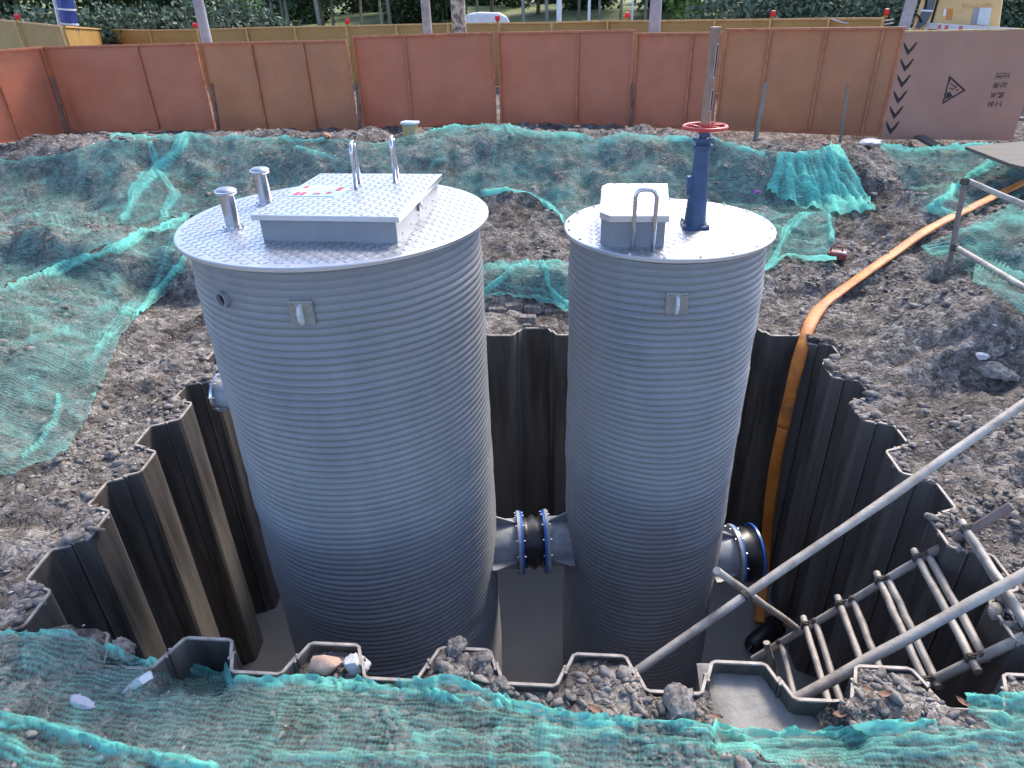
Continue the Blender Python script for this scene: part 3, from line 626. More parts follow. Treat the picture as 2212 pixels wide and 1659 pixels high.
# ---- pipes
def stub(parent, c, d, l0, l1, r, rf, mt='dirtyflange', gl=.2, gh=.11):
    """pipe stub leaving a tank at c along d: flange at l1, four gusset plates"""
    d = np.array([*d, 0.0]); d /= np.linalg.norm(d); up = np.array([0, 0, 1.0]); t = np.cross(up, d)
    s = MB().lathe([(r, l0), (r, l1)], c, 40, d).build('pipe_stub', mt, parent, True)
    MB().lathe([(r - .02, l1 - .028), (rf, l1 - .028), (rf, l1), (r - .03, l1)], c, 40, d).build('flange', 'flange', s, True, edge=35)
    for u in (up, -up, t, -t):
        pts = [c + d * (l0 + .02) + u * (r - .01), c + d * (l1 - .027) + u * (r - .01), c + d * (l1 - .03) + u * (r + .02), c + d * (l0 + .06) + u * (r + gh), c + d * (l0 + .02) + u * (r + gh)]
        o_ = np.cross(d, u); MB().slab([p - o_ * .007 for p in pts], o_ * .014).build('gusset', 'greypaint', s)
    return d, t, up
def boltring(parent, c, d, t, up, h, rb, n=12, both=.05, out=1):
    for k in range(n):
        a = 2 * math.pi * (k + .5) / n; p = c + (t * math.cos(a) + up * math.sin(a)) * rb + d * h
        MB().tube([p - d * both * .5, p + d * both * .5], .009, 6).build('bolt', 'bolt', parent)
dAB = RC - LC; dAB = dAB / np.linalg.norm(dAB); zA = -1.12
cA = np.array([LC[0], LC[1], zA]); gap = np.linalg.norm(RC - LC)
xa, xb = LRr + .235, gap - RRr - .205
d3, t3, up3 = stub(tl, cA, dAB, LRr - .06, xa, .235, .305)
stub(tr_, np.array([RC[0], RC[1], zA]), -dAB, RRr - .06, RRr + .205, .235, .305)
cp = empty('pipe_coupling', cA + d3 * (xa + xb) / 2 - (0, 0, .3), 'black rubber expansion joint with blue rings joining the two tanks', 'coupling')
Lg = xb - xa
for h in (xa + .001, xb - .021): MB().lathe([(.20, h), (.298, h), (.298, h + .02), (.20, h + .02)], cA, 40, d3).build('backing_ring', 'bluering', cp, True, edge=35)
MB().lathe([(.24, xa + .018), (.262, xa + .022), (.25, xa + .035), (.225, xa + Lg * .3), (.262, xa + Lg * .5), (.225, xa + Lg * .7), (.25, xb - .035), (.262, xb - .022), (.24, xb - .018)], cA, 40, d3).build('bellows', 'rubber', cp, True)
for h in (xa - .004, xb + .004): boltring(cp, cA, d3, t3, up3, h, .279, 12, .085)
# outlet on the smaller tank
zB = -1.46; cB = np.array([RC[0], RC[1], zB]); dB = np.array([.998, .06])
la_, lb_ = RRr + .245, RRr + .45
d4, t4, up4 = stub(tr_, cB, dB, RRr - .06, la_, .235, .305, 'flange')
cp2 = empty('pipe_coupling', cB + d4 * (la_ + .1) - (0, 0, .3), 'black rubber joint with open blue-ringed end on the smaller tank outlet', 'coupling')
for h in (la_ + .001, lb_ - .02): MB().lathe([(.2, h), (.298, h), (.298, h + .02), (.2, h + .02)], cB, 40, d4).build('backing_ring', 'bluering', cp2, True, edge=35)
MB().lathe([(.24, la_ + .018), (.262, la_ + .022), (.245, la_ + .04), (.275, (la_ + lb_) / 2), (.245, lb_ - .04), (.285, lb_ - .018), (.285, lb_ + .012), (.21, lb_ + .014), (.2, la_ + .03)], cB, 40, d4).build('bellows', 'rubber', cp2, True)
boltring(cp2, cB, d4, t4, up4, la_ - .004, .279, 12, .085)
# small flanged inlet on the far left flank of the larger tank
pI = ony(470, 853, 5.0); dI = np.array([-.985, .15]); dI /= np.linalg.norm(dI)
cI = np.array([LC[0], LC[1], pI[2]]); sp = MB().lathe([(.128, LRr - .05), (.128, LRr + .25)], cI, 32, (*dI, 0)).build('inlet_stub', 'flange', tl, True)
dI3 = np.array([*dI, 0]); tI = np.array([-dI[1], dI[0], 0])
for k, h in enumerate((LRr + .25, LRr + .06)):
    MB().lathe([(.08, h), (.168, h), (.168, h + .022), (.08, h + .022)], cI, 32, dI3).build('flange', 'steel' if k == 0 else 'rubber', sp, True, edge=35)
    for q in range(8):
        a = q * math.pi / 4 + .2; p = cI + (tI * math.cos(a) + np.array([0, 0, 1.0]) * math.sin(a)) * .15 + dI3 * (h + .011)
        MB().tube([p - dI3 * .03, p + dI3 * .03], .008, 6).build('bolt', 'bolt', sp)

# ------------------------------------------------------------------ debris nets
def resample(P, n):
    P = np.array(P, float); s = np.concatenate([[0], np.cumsum(np.hypot(*np.diff(P, axis=0).T))]); t = np.linspace(0, s[-1], n)
    return np.stack([np.interp(t, s, P[:, 0]), np.interp(t, s, P[:, 1])], 1)
def cdist(P, C):
    bd = np.full(len(P), 1e9); C = np.array(C, float)
    for a, b in zip(C[:-1], C[1:]):
        d = b - a; t = np.clip(((P - a) @ d) / (d @ d), 0, 1); bd = np.minimum(bd, np.linalg.norm(P - a - t[:, None] * d, axis=1))
    return bd
def net(top, bot, step, folds, label, seed, base=0., pleat=0, lift=.02, wr=.03, wscale=3.0, edge=8, edged=.35):
    T_ = np.array(top, float); B_ = np.array(bot, float)
    L = max(np.hypot(*np.diff(T_, axis=0).T).sum(), np.hypot(*np.diff(B_, axis=0).T).sum()); nu = max(8, int(L / step))
    tt, bb = resample(top, nu), resample(bot, nu); hgt = np.linalg.norm(bb - tt, axis=1).mean(); nv = max(6, int(hgt / step))
    f = np.linspace(0, 1, nv)[None, :, None]; P = (tt[:, None] * (1 - f) + bb[:, None] * f).reshape(-1, 2)
    nz = Noise(seed)
    P = P + np.stack([nz(P[:, 0] / 34, P[:, 1] / 34), nz(P[:, 1] / 34 + 9, P[:, 0] / 34)], 1) * 8
    G = ground(P[:, 0], P[:, 1]).reshape(nu, nv, 3)
    for j_ in range(nv - 2, -1, -1):                       # the sheet ends at the crest of a bank
        jump = G[:, j_, 1] + .12 * G[:, j_, 0] > 14.3; G[jump, j_] = G[jump, j_ + 1] + (0, .012, 0)
    G = G.reshape(-1, 3); x, y = G[:, 0], G[:, 1]
    full = bil(HF, x, y); sm = bil(HS, x, y)
    wrk = np.abs(nz(x * wscale + y * wscale * .6, y * wscale * 2.2)) * wr * 1.6 + np.abs(nz(x * wscale * 3.1, y * wscale * 4.4 + 4)) * wr * 1.3 + np.abs(nz(x * wscale * 6 + 2, y * wscale * 7)) * wr * .45
    dens = np.full(len(P), base); add = np.zeros(len(P))
    warp = np.stack([nz(P[:, 0] / 40 + 3, P[:, 1] / 40), nz(P[:, 0] / 40, P[:, 1] / 40 + 5)], 1) * 10
    for c, wpx, d in folds:
        dd = cdist(P + warp * (wpx / 9) ** .5, c) / wpx; rag = nz(P[:, 0] / 16 + 11, P[:, 1] / 12) * .2 + nz(P[:, 0] / 45 + 1, P[:, 1] / 45) * 1.0
        k = sstep(1.25, .75, dd + rag); strk = .55 + .45 * np.sin(dd * 7.5 + nz(P[:, 0] / 40, P[:, 1] / 40) * 6)
        dens = np.maximum(dens, d * k * (.45 + .6 * strk)); add = np.maximum(add, k * (.015 + .045 * strk) * d * np.clip(1.3 - dd, 0, 1))
    rd = nz(x * 2.6 + 1.3 * nz(x * 3, y * 3) + 7, y * 4.2 + x * .8) ; rd2 = nz(x * 5.5 + 2 * nz(x * 4 + 9, y * 4), y * 8 - x * 2)
    crk = np.clip(1 - np.abs(rd) * 9, 0, 1) ** 2 * .5 + np.clip(1 - np.abs(rd2) * 8, 0, 1) ** 2 * .35
    dens = dens + crk * .55; add = add + crk * .022
    if pleat:
        uu = np.repeat(np.linspace(0, 1, nu), nv); vv_ = np.tile(np.linspace(0, 1, nv), nu); ps = np.sin(uu * pleat * 6.28 + nz(uu * 5, vv_ * 1.2) * 9) * .85 + .22 * np.sin(uu * pleat * 15.7 + vv_ * 3 + nz(uu * 8 + 3, vv_ * 2) * 8); add = add + .028 * ps * (.5 + vv_); dens = np.clip(dens + .22 * ps, 0, 1)
    eg = np.minimum(np.tile(np.linspace(0, 1, nv), nu), 1 - np.tile(np.linspace(0, 1, nv), nu)) * hgt
    dens = np.maximum(dens, edged * np.exp(-(eg / edge) ** 2))
    z = np.maximum(sm + lift, full + .007).reshape(nu, nv)
    for _ in range(4):
        zp = np.pad(z, 1, mode='edge'); z = (zp[:-2, 1:-1] + zp[2:, 1:-1] + zp[1:-1, :-2] + zp[1:-1, 2:] + 2 * z) / 6
    z = np.maximum(z.ravel() + wrk + add, full + .005)
    o = grid_mesh('debris_net', np.stack([x, y, z], 1), nu, nv, 'net', None, dens)
    me = o.data; c0 = np.array([x.mean(), y.mean(), z.min()]); co = np.stack([x, y, z], 1) - c0; me.vertices.foreach_set('co', co.astype(np.float32).ravel()); o.location = c0.tolist(); me.update()
    return tag(o, label, 'net', 'green debris nets laid over the soil')
bank_top = [(0, 352), (130, 338), (250, 302), (440, 297), (560, 305), (700, 306), (830, 312), (950, 280), (1080, 272), (1130, 288), (1300, 304), (1400, 300), (1500, 303), (1600, 318), (1700, 342), (1830, 334)]
bank_bot = [(0, 632), (120, 582), (240, 540), (330, 508), (400, 480), (560, 445), (800, 432), (1040, 432), (1150, 430), (1215, 488), (1300, 492), (1500, 486), (1650, 486), (1720, 470), (1800, 470)]
net(bank_top, bank_bot, 4.2, [([(0, 348), (80, 342)], 6, .8), ([(240, 302), (350, 306), (440, 298), (600, 304), (700, 308)], 6, .7), ([(400, 300), (380, 340), (340, 370), (290, 420), (270, 480)], 13, .8),
    ([(330, 320), (345, 380), (380, 430), (350, 480)], 8, .7), ([(640, 325), (700, 345), (720, 352)], 5, .7), ([(930, 290), (1080, 275), (1140, 290), (1300, 306), (1420, 300)], 8, .6),
    ([(1050, 422), (1150, 430), (1180, 450), (1215, 485)], 7, .9), ([(1420, 300), (1560, 318), (1650, 345)], 6, .8), ([(1500, 470), (1640, 470)], 8, .5), ([(400, 480), (560, 445)], 6, .6)],
    'long faded green net over the earth bank right below the orange hoarding', 31, base=.04, lift=.03, wr=.035)
net([(-40, 655), (0, 636), (120, 586), (240, 542), (330, 506), (404, 478)], [(-40, 1050), (60, 1022), (150, 985), (205, 885), (262, 735), (408, 588)], 4.0,
    [([(-20, 640), (90, 592), (180, 566), (260, 545), (320, 505), (400, 482)], 10, .95), ([(120, 575), (200, 560), (330, 500)], 8, .5), ([(404, 540), (390, 590), (335, 640), (300, 700), (280, 760), (210, 870)], 8, .8),
     ([(130, 870), (120, 930), (60, 1000)], 8, .6), ([(200, 800), (230, 730), (300, 660)], 12, .4), ([(390, 500), (360, 570), (330, 640)], 10, .4), ([(30, 760), (150, 720), (250, 660)], 7, .3)],
    'wide blue-green net over the soil mound beside the larger tank', 32, base=.05, lift=.025, wr=.045)
net([(-60, 1395), (0, 1388), (90, 1376), (160, 1372), (250, 1410), (330, 1440), (450, 1462), (560, 1475), (700, 1478), (850, 1485), (980, 1478), (1060, 1505), (1180, 1545), (1280, 1560), (1450, 1570), (1530, 1580), (1640, 1592), (1740, 1592), (1850, 1582), (1960, 1575), (2030, 1574), (2300, 1610), (2700, 1640)],
    [(-300, 1860), (2700, 1860)], 4.6,
    [([(240, 1408), (330, 1440), (470, 1465), (700, 1480), (980, 1482), (1060, 1508), (1180, 1548), (1290, 1562)], 13, 1.0), ([(700, 1490), (900, 1505), (1100, 1535)], 9, .8), ([(1280, 1562), (1540, 1583), (1700, 1594)], 14, .9),
     ([(1690, 1594), (1850, 1585), (2010, 1576)], 12, 1.0), ([(0, 1565), (90, 1575), (180, 1600), (300, 1640), (460, 1668)], 16, 1.0), ([(0, 1620), (120, 1660)], 22, .7), ([(900, 1600), (1300, 1598), (1700, 1640), (2100, 1625)], 16, .45), ([(600, 1640), (1200, 1650)], 14, .5),
     ([(1400, 1625), (1800, 1610), (2212, 1600)], 10, .5), ([(0, 1390), (100, 1378), (170, 1375)], 5, .7)],
    'turquoise net spread over the ground before the soil-filled pile row', 33, base=.05, lift=.015, wr=.02, wscale=3.4)
net([(2075, 1512), (2140, 1520), (2260, 1505)], [(2085, 1548), (2140, 1590), (2260, 1620)], 4.2, [([(2080, 1515), (2212, 1530)], 16, .9), ([(2090, 1540), (2212, 1580)], 10, .6)], 'small torn green net scrap beside the scaffold ladder foot', 34, base=.25, wr=.03)
net([(1676, 344), (1740, 338), (1818, 330)], [(1655, 425), (1730, 452), (1800, 474), (1886, 466)], 3.2, [([(1680, 346), (1720, 400), (1780, 440), (1880, 464)], 10, 1.0), ([(1740, 338), (1760, 400), (1770, 440)], 10, 1.0), ([(1790, 335), (1800, 390), (1810, 440)], 12, 1.0), ([(1660, 424), (1700, 400)], 8, .8), ([(1690, 350), (1810, 336)], 12, 1.0)],
    'thick bunched green net hanging in folds over the bank', 35, pleat=6, base=.66, lift=.04, wr=.05, wscale=6)
net([(1650, 482), (1700, 462), (1800, 472)], [(1642, 610), (1700, 570), (1800, 580)], 3.4, [([(1745, 465), (1700, 500), (1660, 590)], 9, .8), ([(1790, 475), (1795, 530)], 6, .9), ([(1650, 600), (1700, 566), (1800, 576)], 10, .8)], 'limp green net scrap trailing from the bunched net to the smaller tank', 36, base=.12, wr=.05)
net([(1900, 318), (2020, 326), (2120, 312), (2240, 316)], [(1985, 468), (2050, 478), (2110, 452), (2240, 420)], 3.6, [([(1905, 318), (1960, 330), (2040, 326), (2140, 318)], 7, .9), ([(2190, 322), (2100, 380), (2010, 462)], 8, .9), ([(2010, 465), (2080, 476)], 6, .6)], 'thin green net across the soil below the chevron sign panel', 37, base=-.12, wr=.04)
net([(1985, 545), (2060, 510), (2140, 470), (2260, 420)], [(2000, 556), (2070, 585), (2150, 650), (2260, 735)], 3.8, [([(1990, 548), (2060, 545)], 10, .6), ([(2100, 500), (2212, 470)], 10, .5), ([(2080, 540), (2212, 560)], 14, .3)], 'green net laid inside the scaffold guard rail by the hose', 38, base=.10, wr=.045)
net([(1030, 580), (1130, 572), (1240, 574)], [(1030, 652), (1130, 652), (1190, 664), (1240, 694)], 3.2, [([(1050, 640), (1110, 585), (1140, 575)], 6, .9), ([(1170, 580), (1190, 630), (1235, 680)], 7, .9), ([(1050, 585), (1240, 578)], 8, .6), ([(1060, 650), (1180, 652), (1230, 675)], 6, .6)], 'short green net hanging over the soil cut between the two tanks', 39, base=.15, wr=.05)

# ------------------------------------------------------------------ orange hoarding
ZF = .66
FSEG = [((-60, 324), (148, 286), [.47], 'orange_fence'), ((150, 285), (468, 281), [.62], 'orange_fence'), ((472, 282), (776, 284), [.36, .71], 'tan_fence'), ((786, 279), (1074, 271), [.37], 'orange_fence'),
        ((1082, 269), (1360, 273), [.60], 'orange_fence'), ((1364, 273), (1540, 280), [.66], 'orange_fence'), ((1543, 281), (1902, 296), [.27, .585, .89], 'tan_fence')]
ordn = ['seventh', 'sixth', 'fifth', 'fourth', 'third', 'second', 'first']
def panel(a, b, z0, h, ribs, mt, root, back, frame='fence_rib', rw=.05):
    """sheet with frame rails on the side facing the pit; a,b ground points"""
    d = np.array([b[0] - a[0], b[1] - a[1]]); W = np.linalg.norm(d); u = d / W; n = np.array([u[1], -u[0]])       # n faces the camera side
    ang = math.atan2(u[1], u[0]); rt = rotz(ang); c = (np.array(a[:2]) + b[:2]) / 2
    nu, nv = 40, 26; S_ = np.linspace(.01, .99, nu); Z_ = np.linspace(.015, .985, nv); SS, ZZ = np.meshgrid(S_, Z_, indexing='ij')
    nz = Noise(int(abs(a[0] * 100)) + 5); dent = nz(SS * 3.2 + 2, ZZ * 2.3) * .03 + nz(SS * 8, ZZ * 6) * .006
    V = np.stack([a[0] + u[0] * W * SS + n[0] * dent, a[1] + u[1] * W * SS + n[1] * dent, z0 + h * ZZ], -1).reshape(-1, 3)
    grid_mesh('sheet', V, nu, nv, mt, root)
    off = n * (rw / 2 + .012)
    for nm, zc in (('top_rail', h - .025), ('bottom_rail', .025)): MB().box((*(c + off), z0 + zc), (W, rw, .05), rt).build(nm, frame, root, False, .004)
    for s in [0, 1] + ribs:
        p = np.array(a[:2]) + u * (W * s + (.025 if s == 0 else -.025 if s == 1 else 0)) + off
        MB().box((*p, z0 + h / 2), (.045, rw - .006, h - .1), rt).build('rib', frame, root, False, .004)
    return u, n, W
for k, (pa, pb_, ribs, mt) in enumerate(FSEG):
    a = onz(*pa, ZF); b = onz(*pb_, ZF)
    t_ = empty('hoarding_panel', ((a[0] + b[0]) / 2, (a[1] + b[1]) / 2, ZF), f'rust-orange steel hoarding panel, {ordn[k]} along from the black chevron sign panel', 'hoarding panel', 'hoarding panels behind the pit')
    lift_ = [0, .0, 0, .06, .05, 0, .05][k]
    panel(a, b, ZF + .0 + lift_ * .3, 2.0 + (0, 0, .0, .04, .03, -.02, .03)[k], ribs, mt, t_, k)
    t_.location.z = ZF
# stakes that prop the hoarding
for k, (p0, p1, rr, mt, lb) in enumerate([((142, 283), (112, 165), .05, 'rust', 'dark rusty stake at the joint of the sixth and seventh hoarding panels'), ((470, 281), (458, 180), .045, 'rust', 'dark rusty stake at the joint of the fifth and sixth hoarding panels'),
        ((778, 287), (771, 175), .055, 'rust', 'dark rusty stake at the joint of the fourth and fifth hoarding panels'), ((1361, 276), (1367, 178), .05, 'rust', 'dark rusty stake at the joint of the second and third hoarding panels'),
        ((1630, 302), (1655, 178), .05, 'wood', 'grey wooden stake leaning on the first hoarding panel'), ((1818, 289), (1832, 180), .035, 'wood', 'thin grey stake leaning on the first hoarding panel near the sign')]):
    g0 = onz(*p0, ZF + .05); g0[1] -= .28; d = g0[1]; 
    e = ony(p1[0], p1[1], d + .12)
    g0 = ony(p0[0], p0[1], d); g0[2] = min(g0[2], .7) - .12
    thing('stake', MB().tube([g0, g0 * .5 + e * .5 + (.008, 0, 0), e], [rr, rr * .95, rr * .8], 8), mt, lb, 'stake', None, True, edge=40)
# ------------------------------------------------------------------ sign panel
SZ = .62
sa, sb = onz(1897, 301, SZ), onz(2187, 303, SZ)
sg = empty('sign_panel', ((sa[0] + sb[0]) / 2, (sa[1] + sb[1]) / 2, SZ), 'pinkish hoarding panel lying sideways with black chevrons and warning triangle', 'sign panel')
u = (sb - sa)[:2]; W = np.linalg.norm(u); u /= W; n = np.array([u[1], -u[0]]); HS_ = 1.98
u3, n3 = np.array([*u, 0]), np.array([*n, 0])
MB().slab([sa, sb, sb + (0, 0, HS_), sa + (0, 0, HS_)], -n3 * .03).build('sheet', 'sign', sg, False, .004)
MB().slab([sa + (0, 0, HS_ + .002), sb + (0, 0, HS_ + .002), sb + (0, 0, HS_ + .03), sa + (0, 0, HS_ + .03)], -n3 * .05).build('top_rail', 'yfence_post', sg)
def onsign(px, py, off=.003):
    d = ray(px, py); t = ((sa - O) @ n3) / (d @ n3); return O + d * t + n3 * off
Z4 = lambda a, b: onsign(1659 + .25 * a, .25 * b)
Z6 = lambda a, b: onsign(1814.4 + .1953 * a, .1953 * b)
ch = [(704, 460), (708, 520), (748, 614), (808, 548), (864, 461), (832, 476), (770, 546), (756, 545), (726, 488)]
for tx, ty in ((748, 612), (712, 793), (678, 970), (637, 1148), (595, 1318), (553, 1487)):
    MB().slab([Z6(a + tx - 748, b + ty - 612) for a, b in ch], -n3 * .002).build('chevron', 'ink', sg)
tri_o = [Z4(*p) for p in ((1566, 650), (1710, 780), (1503, 902))]; tc_ = np.mean(tri_o, 0); tri_i = [tc_ + (p - tc_) * .78 for p in tri_o]
mb = MB(); mb.add(tri_o + tri_i, [(0, 1, 4, 3), (1, 2, 5, 4), (2, 0, 3, 5)]); tri = mb.build('warning_triangle', 'ink', sg)
sc_ = .25 / .5 / (2212 / 1024) * 1  # pictogram traced in the same picture units
Z5 = lambda a, b: onsign((3650 + a / 3.6076) * .54004, (100 + b / 3.6076) * .54004, .0035)
for nm, P in (('spoil_heap', [(470, 1075), (500, 960), (520, 980), (545, 960), (560, 1000), (580, 1025)]), ('digger_body', [(528, 850), (575, 868), (610, 905), (600, 935), (622, 915), (640, 870), (628, 868), (615, 888), (575, 850), (545, 842)]),
              ('digger_leg', [(530, 905), (565, 905), (590, 925), (585, 945), (560, 920), (530, 918)]), ('shovel', [(520, 770), (548, 785), (545, 830), (535, 830), (538, 795), (520, 785)])):
    MB().add([Z5(*p) for p in P], [tuple(range(len(P)))]).build(nm, 'ink', tri)
hd = Z5(652, 938); MB().add([hd + (u3 * math.cos(a) + np.array([0, 0, 1]) * math.sin(a)) * .018 for a in np.linspace(0, 2 * math.pi, 12, endpoint=False)], [tuple(range(12))]).build('digger_head', 'ink', tri)
up = np.array([0, 0, 1.0])
for word, spots in (('正在施工', [(1345, 730), (1312, 865), (1265, 1008), (1238, 1140)]), ('注意安全', [(1242, 730), (1205, 872), (1165, 1015), (1128, 1140)])):
    for chx, sp_ in zip(word, spots):
        cu = bpy.data.curves.new('lettering', 'FONT'); cu.body = chx; cu.size = .125; cu.align_x = 'CENTER'; cu.align_y = 'CENTER'; cu.offset = .0015; cu.materials.append(M['ink'])
        fo = bpy.data.objects.new('font', cu); link(fo); bpy.context.view_layer.update(); me_ = bpy.data.meshes.new_from_object(fo.evaluated_get(bpy.context.evaluated_depsgraph_get())); bpy.data.objects.remove(fo)
        if not me_.materials: me_.materials.append(M['ink'])
        me_.name = 'lettering'; o = bpy.data.objects.new('lettering', me_); link(o, sg); p = Z5(*sp_) - ORG[sg.name]
        X_a, Y_a = -up, u3                       # the panel lies on its side: text reads downwards
        o.matrix_local = Matrix(((X_a[0], Y_a[0], n3[0], p[0]), (X_a[1], Y_a[1], n3[1], p[1]), (X_a[2], Y_a[2], n3[2], p[2]), (0, 0, 0, 1)))

# ------------------------------------------------------------------ hose, pump
hp = [(2230, 392), (2150, 430), (2070, 470), (2000, 505), (1930, 555), (1870, 598), (1810, 640), (1770, 672), (1748, 706)]
G = ground(*np.array(hp).T); G[:, 2] += .06
edge_ = np.array([3.02, 6.80]); 
drop = [ony(1736, 735, 6.72), ony(1722, 790, 6.60), ony(1705, 860, 6.55), ony(1692, 920, 6.5), ony(1675, 1000, 6.46), ony(1664, 1080, 6.42), ony(1656, 1160, 6.38), ony(1650, 1240, 6.2), ony(1645, 1300, 5.9), ony(1640, 1345, 5.6)]
path = np.vstack([G, drop])
def spline(P, n):
    P = np.asarray(P, float); s = np.concatenate([[0], np.cumsum(np.linalg.norm(np.diff(P, axis=0), axis=1))]); t = np.linspace(0, s[-1], n)
    Q = np.stack([np.interp(t, s, P[:, i]) for i in range(3)], 1)
    for _ in range(14): Q[1:-1] = (Q[:-2] + 2 * Q[1:-1] + Q[2:]) / 4
    return Q
hs = empty('layflat_hose', path[0], 'orange layflat hose running down over the piles into the pit', 'hose')
Q = spline(path, 150); k = 112
def ribbon(Q, w, th, nm, mt, parent):
    n = len(Q); T_ = np.gradient(Q, axis=0); T_ /= np.linalg.norm(T_, axis=1)[:, None]; vs = []; m = 14
    ref = np.cross(T_, np.array([0, 0, 1.0])); ref /= (np.linalg.norm(ref, axis=1)[:, None] + 1e-9); x0 = ref[0]; nz = Noise(77)
    for i in range(n):
        x = x0 - T_[i] * (x0 @ T_[i]); x /= np.linalg.norm(x); x0 = x; y = np.cross(x, T_[i]); ww = w * (1 + .25 * float(nz(np.array([i * .22]), np.array([1.5]))[0])); tt = th * (1 + .8 * float(nz(np.array([i * .3]), np.array([7.5]))[0]))
        for q in range(m):
            a = 2 * math.pi * q / m; ca, sa_ = math.cos(a), math.sin(a); vs.append(Q[i] + x * ww * math.copysign(abs(ca) ** .8, ca) + y * tt * sa_)
    f = [(i * m + q, i * m + (q + 1) % m, (i + 1) * m + (q + 1) % m, (i + 1) * m + q) for i in range(n - 1) for q in range(m)] + [tuple(range(m))[::-1], tuple(range((n - 1) * m, n * m))]
    return MB().add(vs, f).build(nm, mt, parent, True)
ribbon(Q[:k], .070, .021, 'hose_upper', 'hose', hs); ribbon(Q[k - 1:], .064, .02, 'hose_lower', 'hose_shaded', hs)
ph = onz(1652, 1372, WZ + .12); pr = empty('submersible_pump', ph - (0, 0, .3), 'black submersible pump lying half sunk at the hose end', 'pump')
dq = np.array([-.75, -.55, -.1]); dq /= np.linalg.norm(dq)
MB().lathe([(.001, -.26), (.09, -.26), (.115, -.22), (.115, .1), (.10, .14), (.13, .16), (.13, .22), (.06, .24), (.001, .25)], ph, 24, -dq).build('motor_body', 'rubber', pr, True, edge=35)
MB().tube([ph - dq * .12, ph - dq * .14 + (.1, 0, .14), ph - dq * .05 + (.12, .1, .2)], .05, 12).build('outlet_elbow', 'rubber', pr, True)
MB().lathe([(.06, 0), (.06, .1), (.001, .1)], ph - dq * .2 + np.array([.07, -.02, .08]), 16, (.4, -.5, .5)).build('valve_body', 'hose_shaded', pr, True, edge=40)
MB().tube([ph + dq * .2 + np.array([0, 0, .05]), ph + dq * .32, ph + dq * .22 - np.array([0, 0, .08])], .012, 8).build('carry_handle', 'steel', pr, True)

# ------------------------------------------------------------------ scaffold ladder
P0, P1 = onz(2173, 1100, .30), onz(1660, 1405, -1.4)
ur = (P1 - P0)
def railpt(px, py):
    d = ray(px, py); s = np.linalg.lstsq(np.stack([ur, -d], 1), O - P0, rcond=None)[0]; return P0 + s[0] * ur
ld = empty('scaffold_ladder', P1 - (0, 0, .4), 'ladder of dirty scaffold tubes leaning down into the pit', 'ladder')
def tubep(a, b, nm, mt='tube', r=.026, par=None, bend=.006):
    a = np.array(a); b = np.array(b); n = 9; t = np.linspace(0, 1, n)[:, None]; p = a + (b - a) * t + rng.normal(0, bend * .35, (n, 3)); p[0] = a; p[-1] = b
    return MB().tube(p, r * (1 + rng.normal(0, .03, n)), 12).build(nm, mt, par if par is not None else ld, True, edge=50)
ext = P0 + ur * -.02
offn = np.array([-.13, -.86, 0])
tubep(P0 - ur * .02, railpt(1985, 1205), 'rail', 'tubered', .032); tubep(railpt(1990, 1203), P1 + ur * .08, 'rail', 'tube', .031)
tubep(P0 + offn - ur * .02, P1 + offn + ur * .35, 'rail', 'tube', .032)
rungs = [(1705, 1415), (1730, 1346), (1783, 1373), (1804, 1301), (1860, 1317), (1885, 1245), (1936, 1270), (1962, 1192), (2022, 1218), (2058, 1122), (2110, 1176)]
for k, p in enumerate(rungs):
    c = railpt(*p); c = c + np.array([0, 0, .035 if k % 2 else -.005]); a = c - offn * (.10 if k % 2 else .0) ; b = c + offn * (1.08 + .04 * rng.normal())
    tubep(a, b, 'rung', 'tube', .0255)
    for e in (c, c + offn):
        dv = offn / np.linalg.norm(offn); mb = MB(); mb.lathe([(.03, -.022), (.042, -.016), (.042, .016), (.03, .022)], e, 10, dv); mb.box(e + (0.0, 0, -.03), (.05, .045, .05), rotz(rng.uniform(0, 1))); mb.tube([e + (-.03, 0, .03), e + (.035, .0, .05)], .009, 6)
        mb.build('coupler', 'coupler', ld)
tubep(ony(1656, 1388, 3.75), ony(1676, 1468, 3.7), 'stub_tube', 'tube', .026)
hf = empty('scaffold_pole', onz(1390, 1440, .02), 'long dirty scaffold pole slanting across the pit behind the ladder', 'pole')
e0 = ony(1325, 1485, 2.86); e1 = ony(2260, 838, 4.1)
tubep(e0, e1, 'pole_tube', 'tube', .030, hf, .008)
jn = ony(1609, 1288, 3.25); jn = e0 + (e1 - e0) * (((jn - e0) @ (e1 - e0)) / ((e1 - e0) @ (e1 - e0)))
MB().lathe([(.03, -.025), (.044, -.018), (.044, .018), (.03, .025)], jn, 10, (e1 - e0)).build('coupler', 'coupler', hf)
hb_ = empty('scaffold_pole', ony(1725, 1360, 3.82), 'short dirty cross tube lashed under the long slanting scaffold pole', 'pole')
tubep(ony(1548, 1232, 3.25), ony(1728, 1362, 3.84), 'pole_tube', 'tube', .026, hb_)
hn = empty('scaffold_pole', ony(1745, 1494, 2.66), 'long dirty scaffold pole lying over the ladder rungs', 'pole')
tubep(ony(1655, 1546, 2.70), ony(2270, 1206, 3.05), 'pole_tube', 'tube', .034, hn, .008)
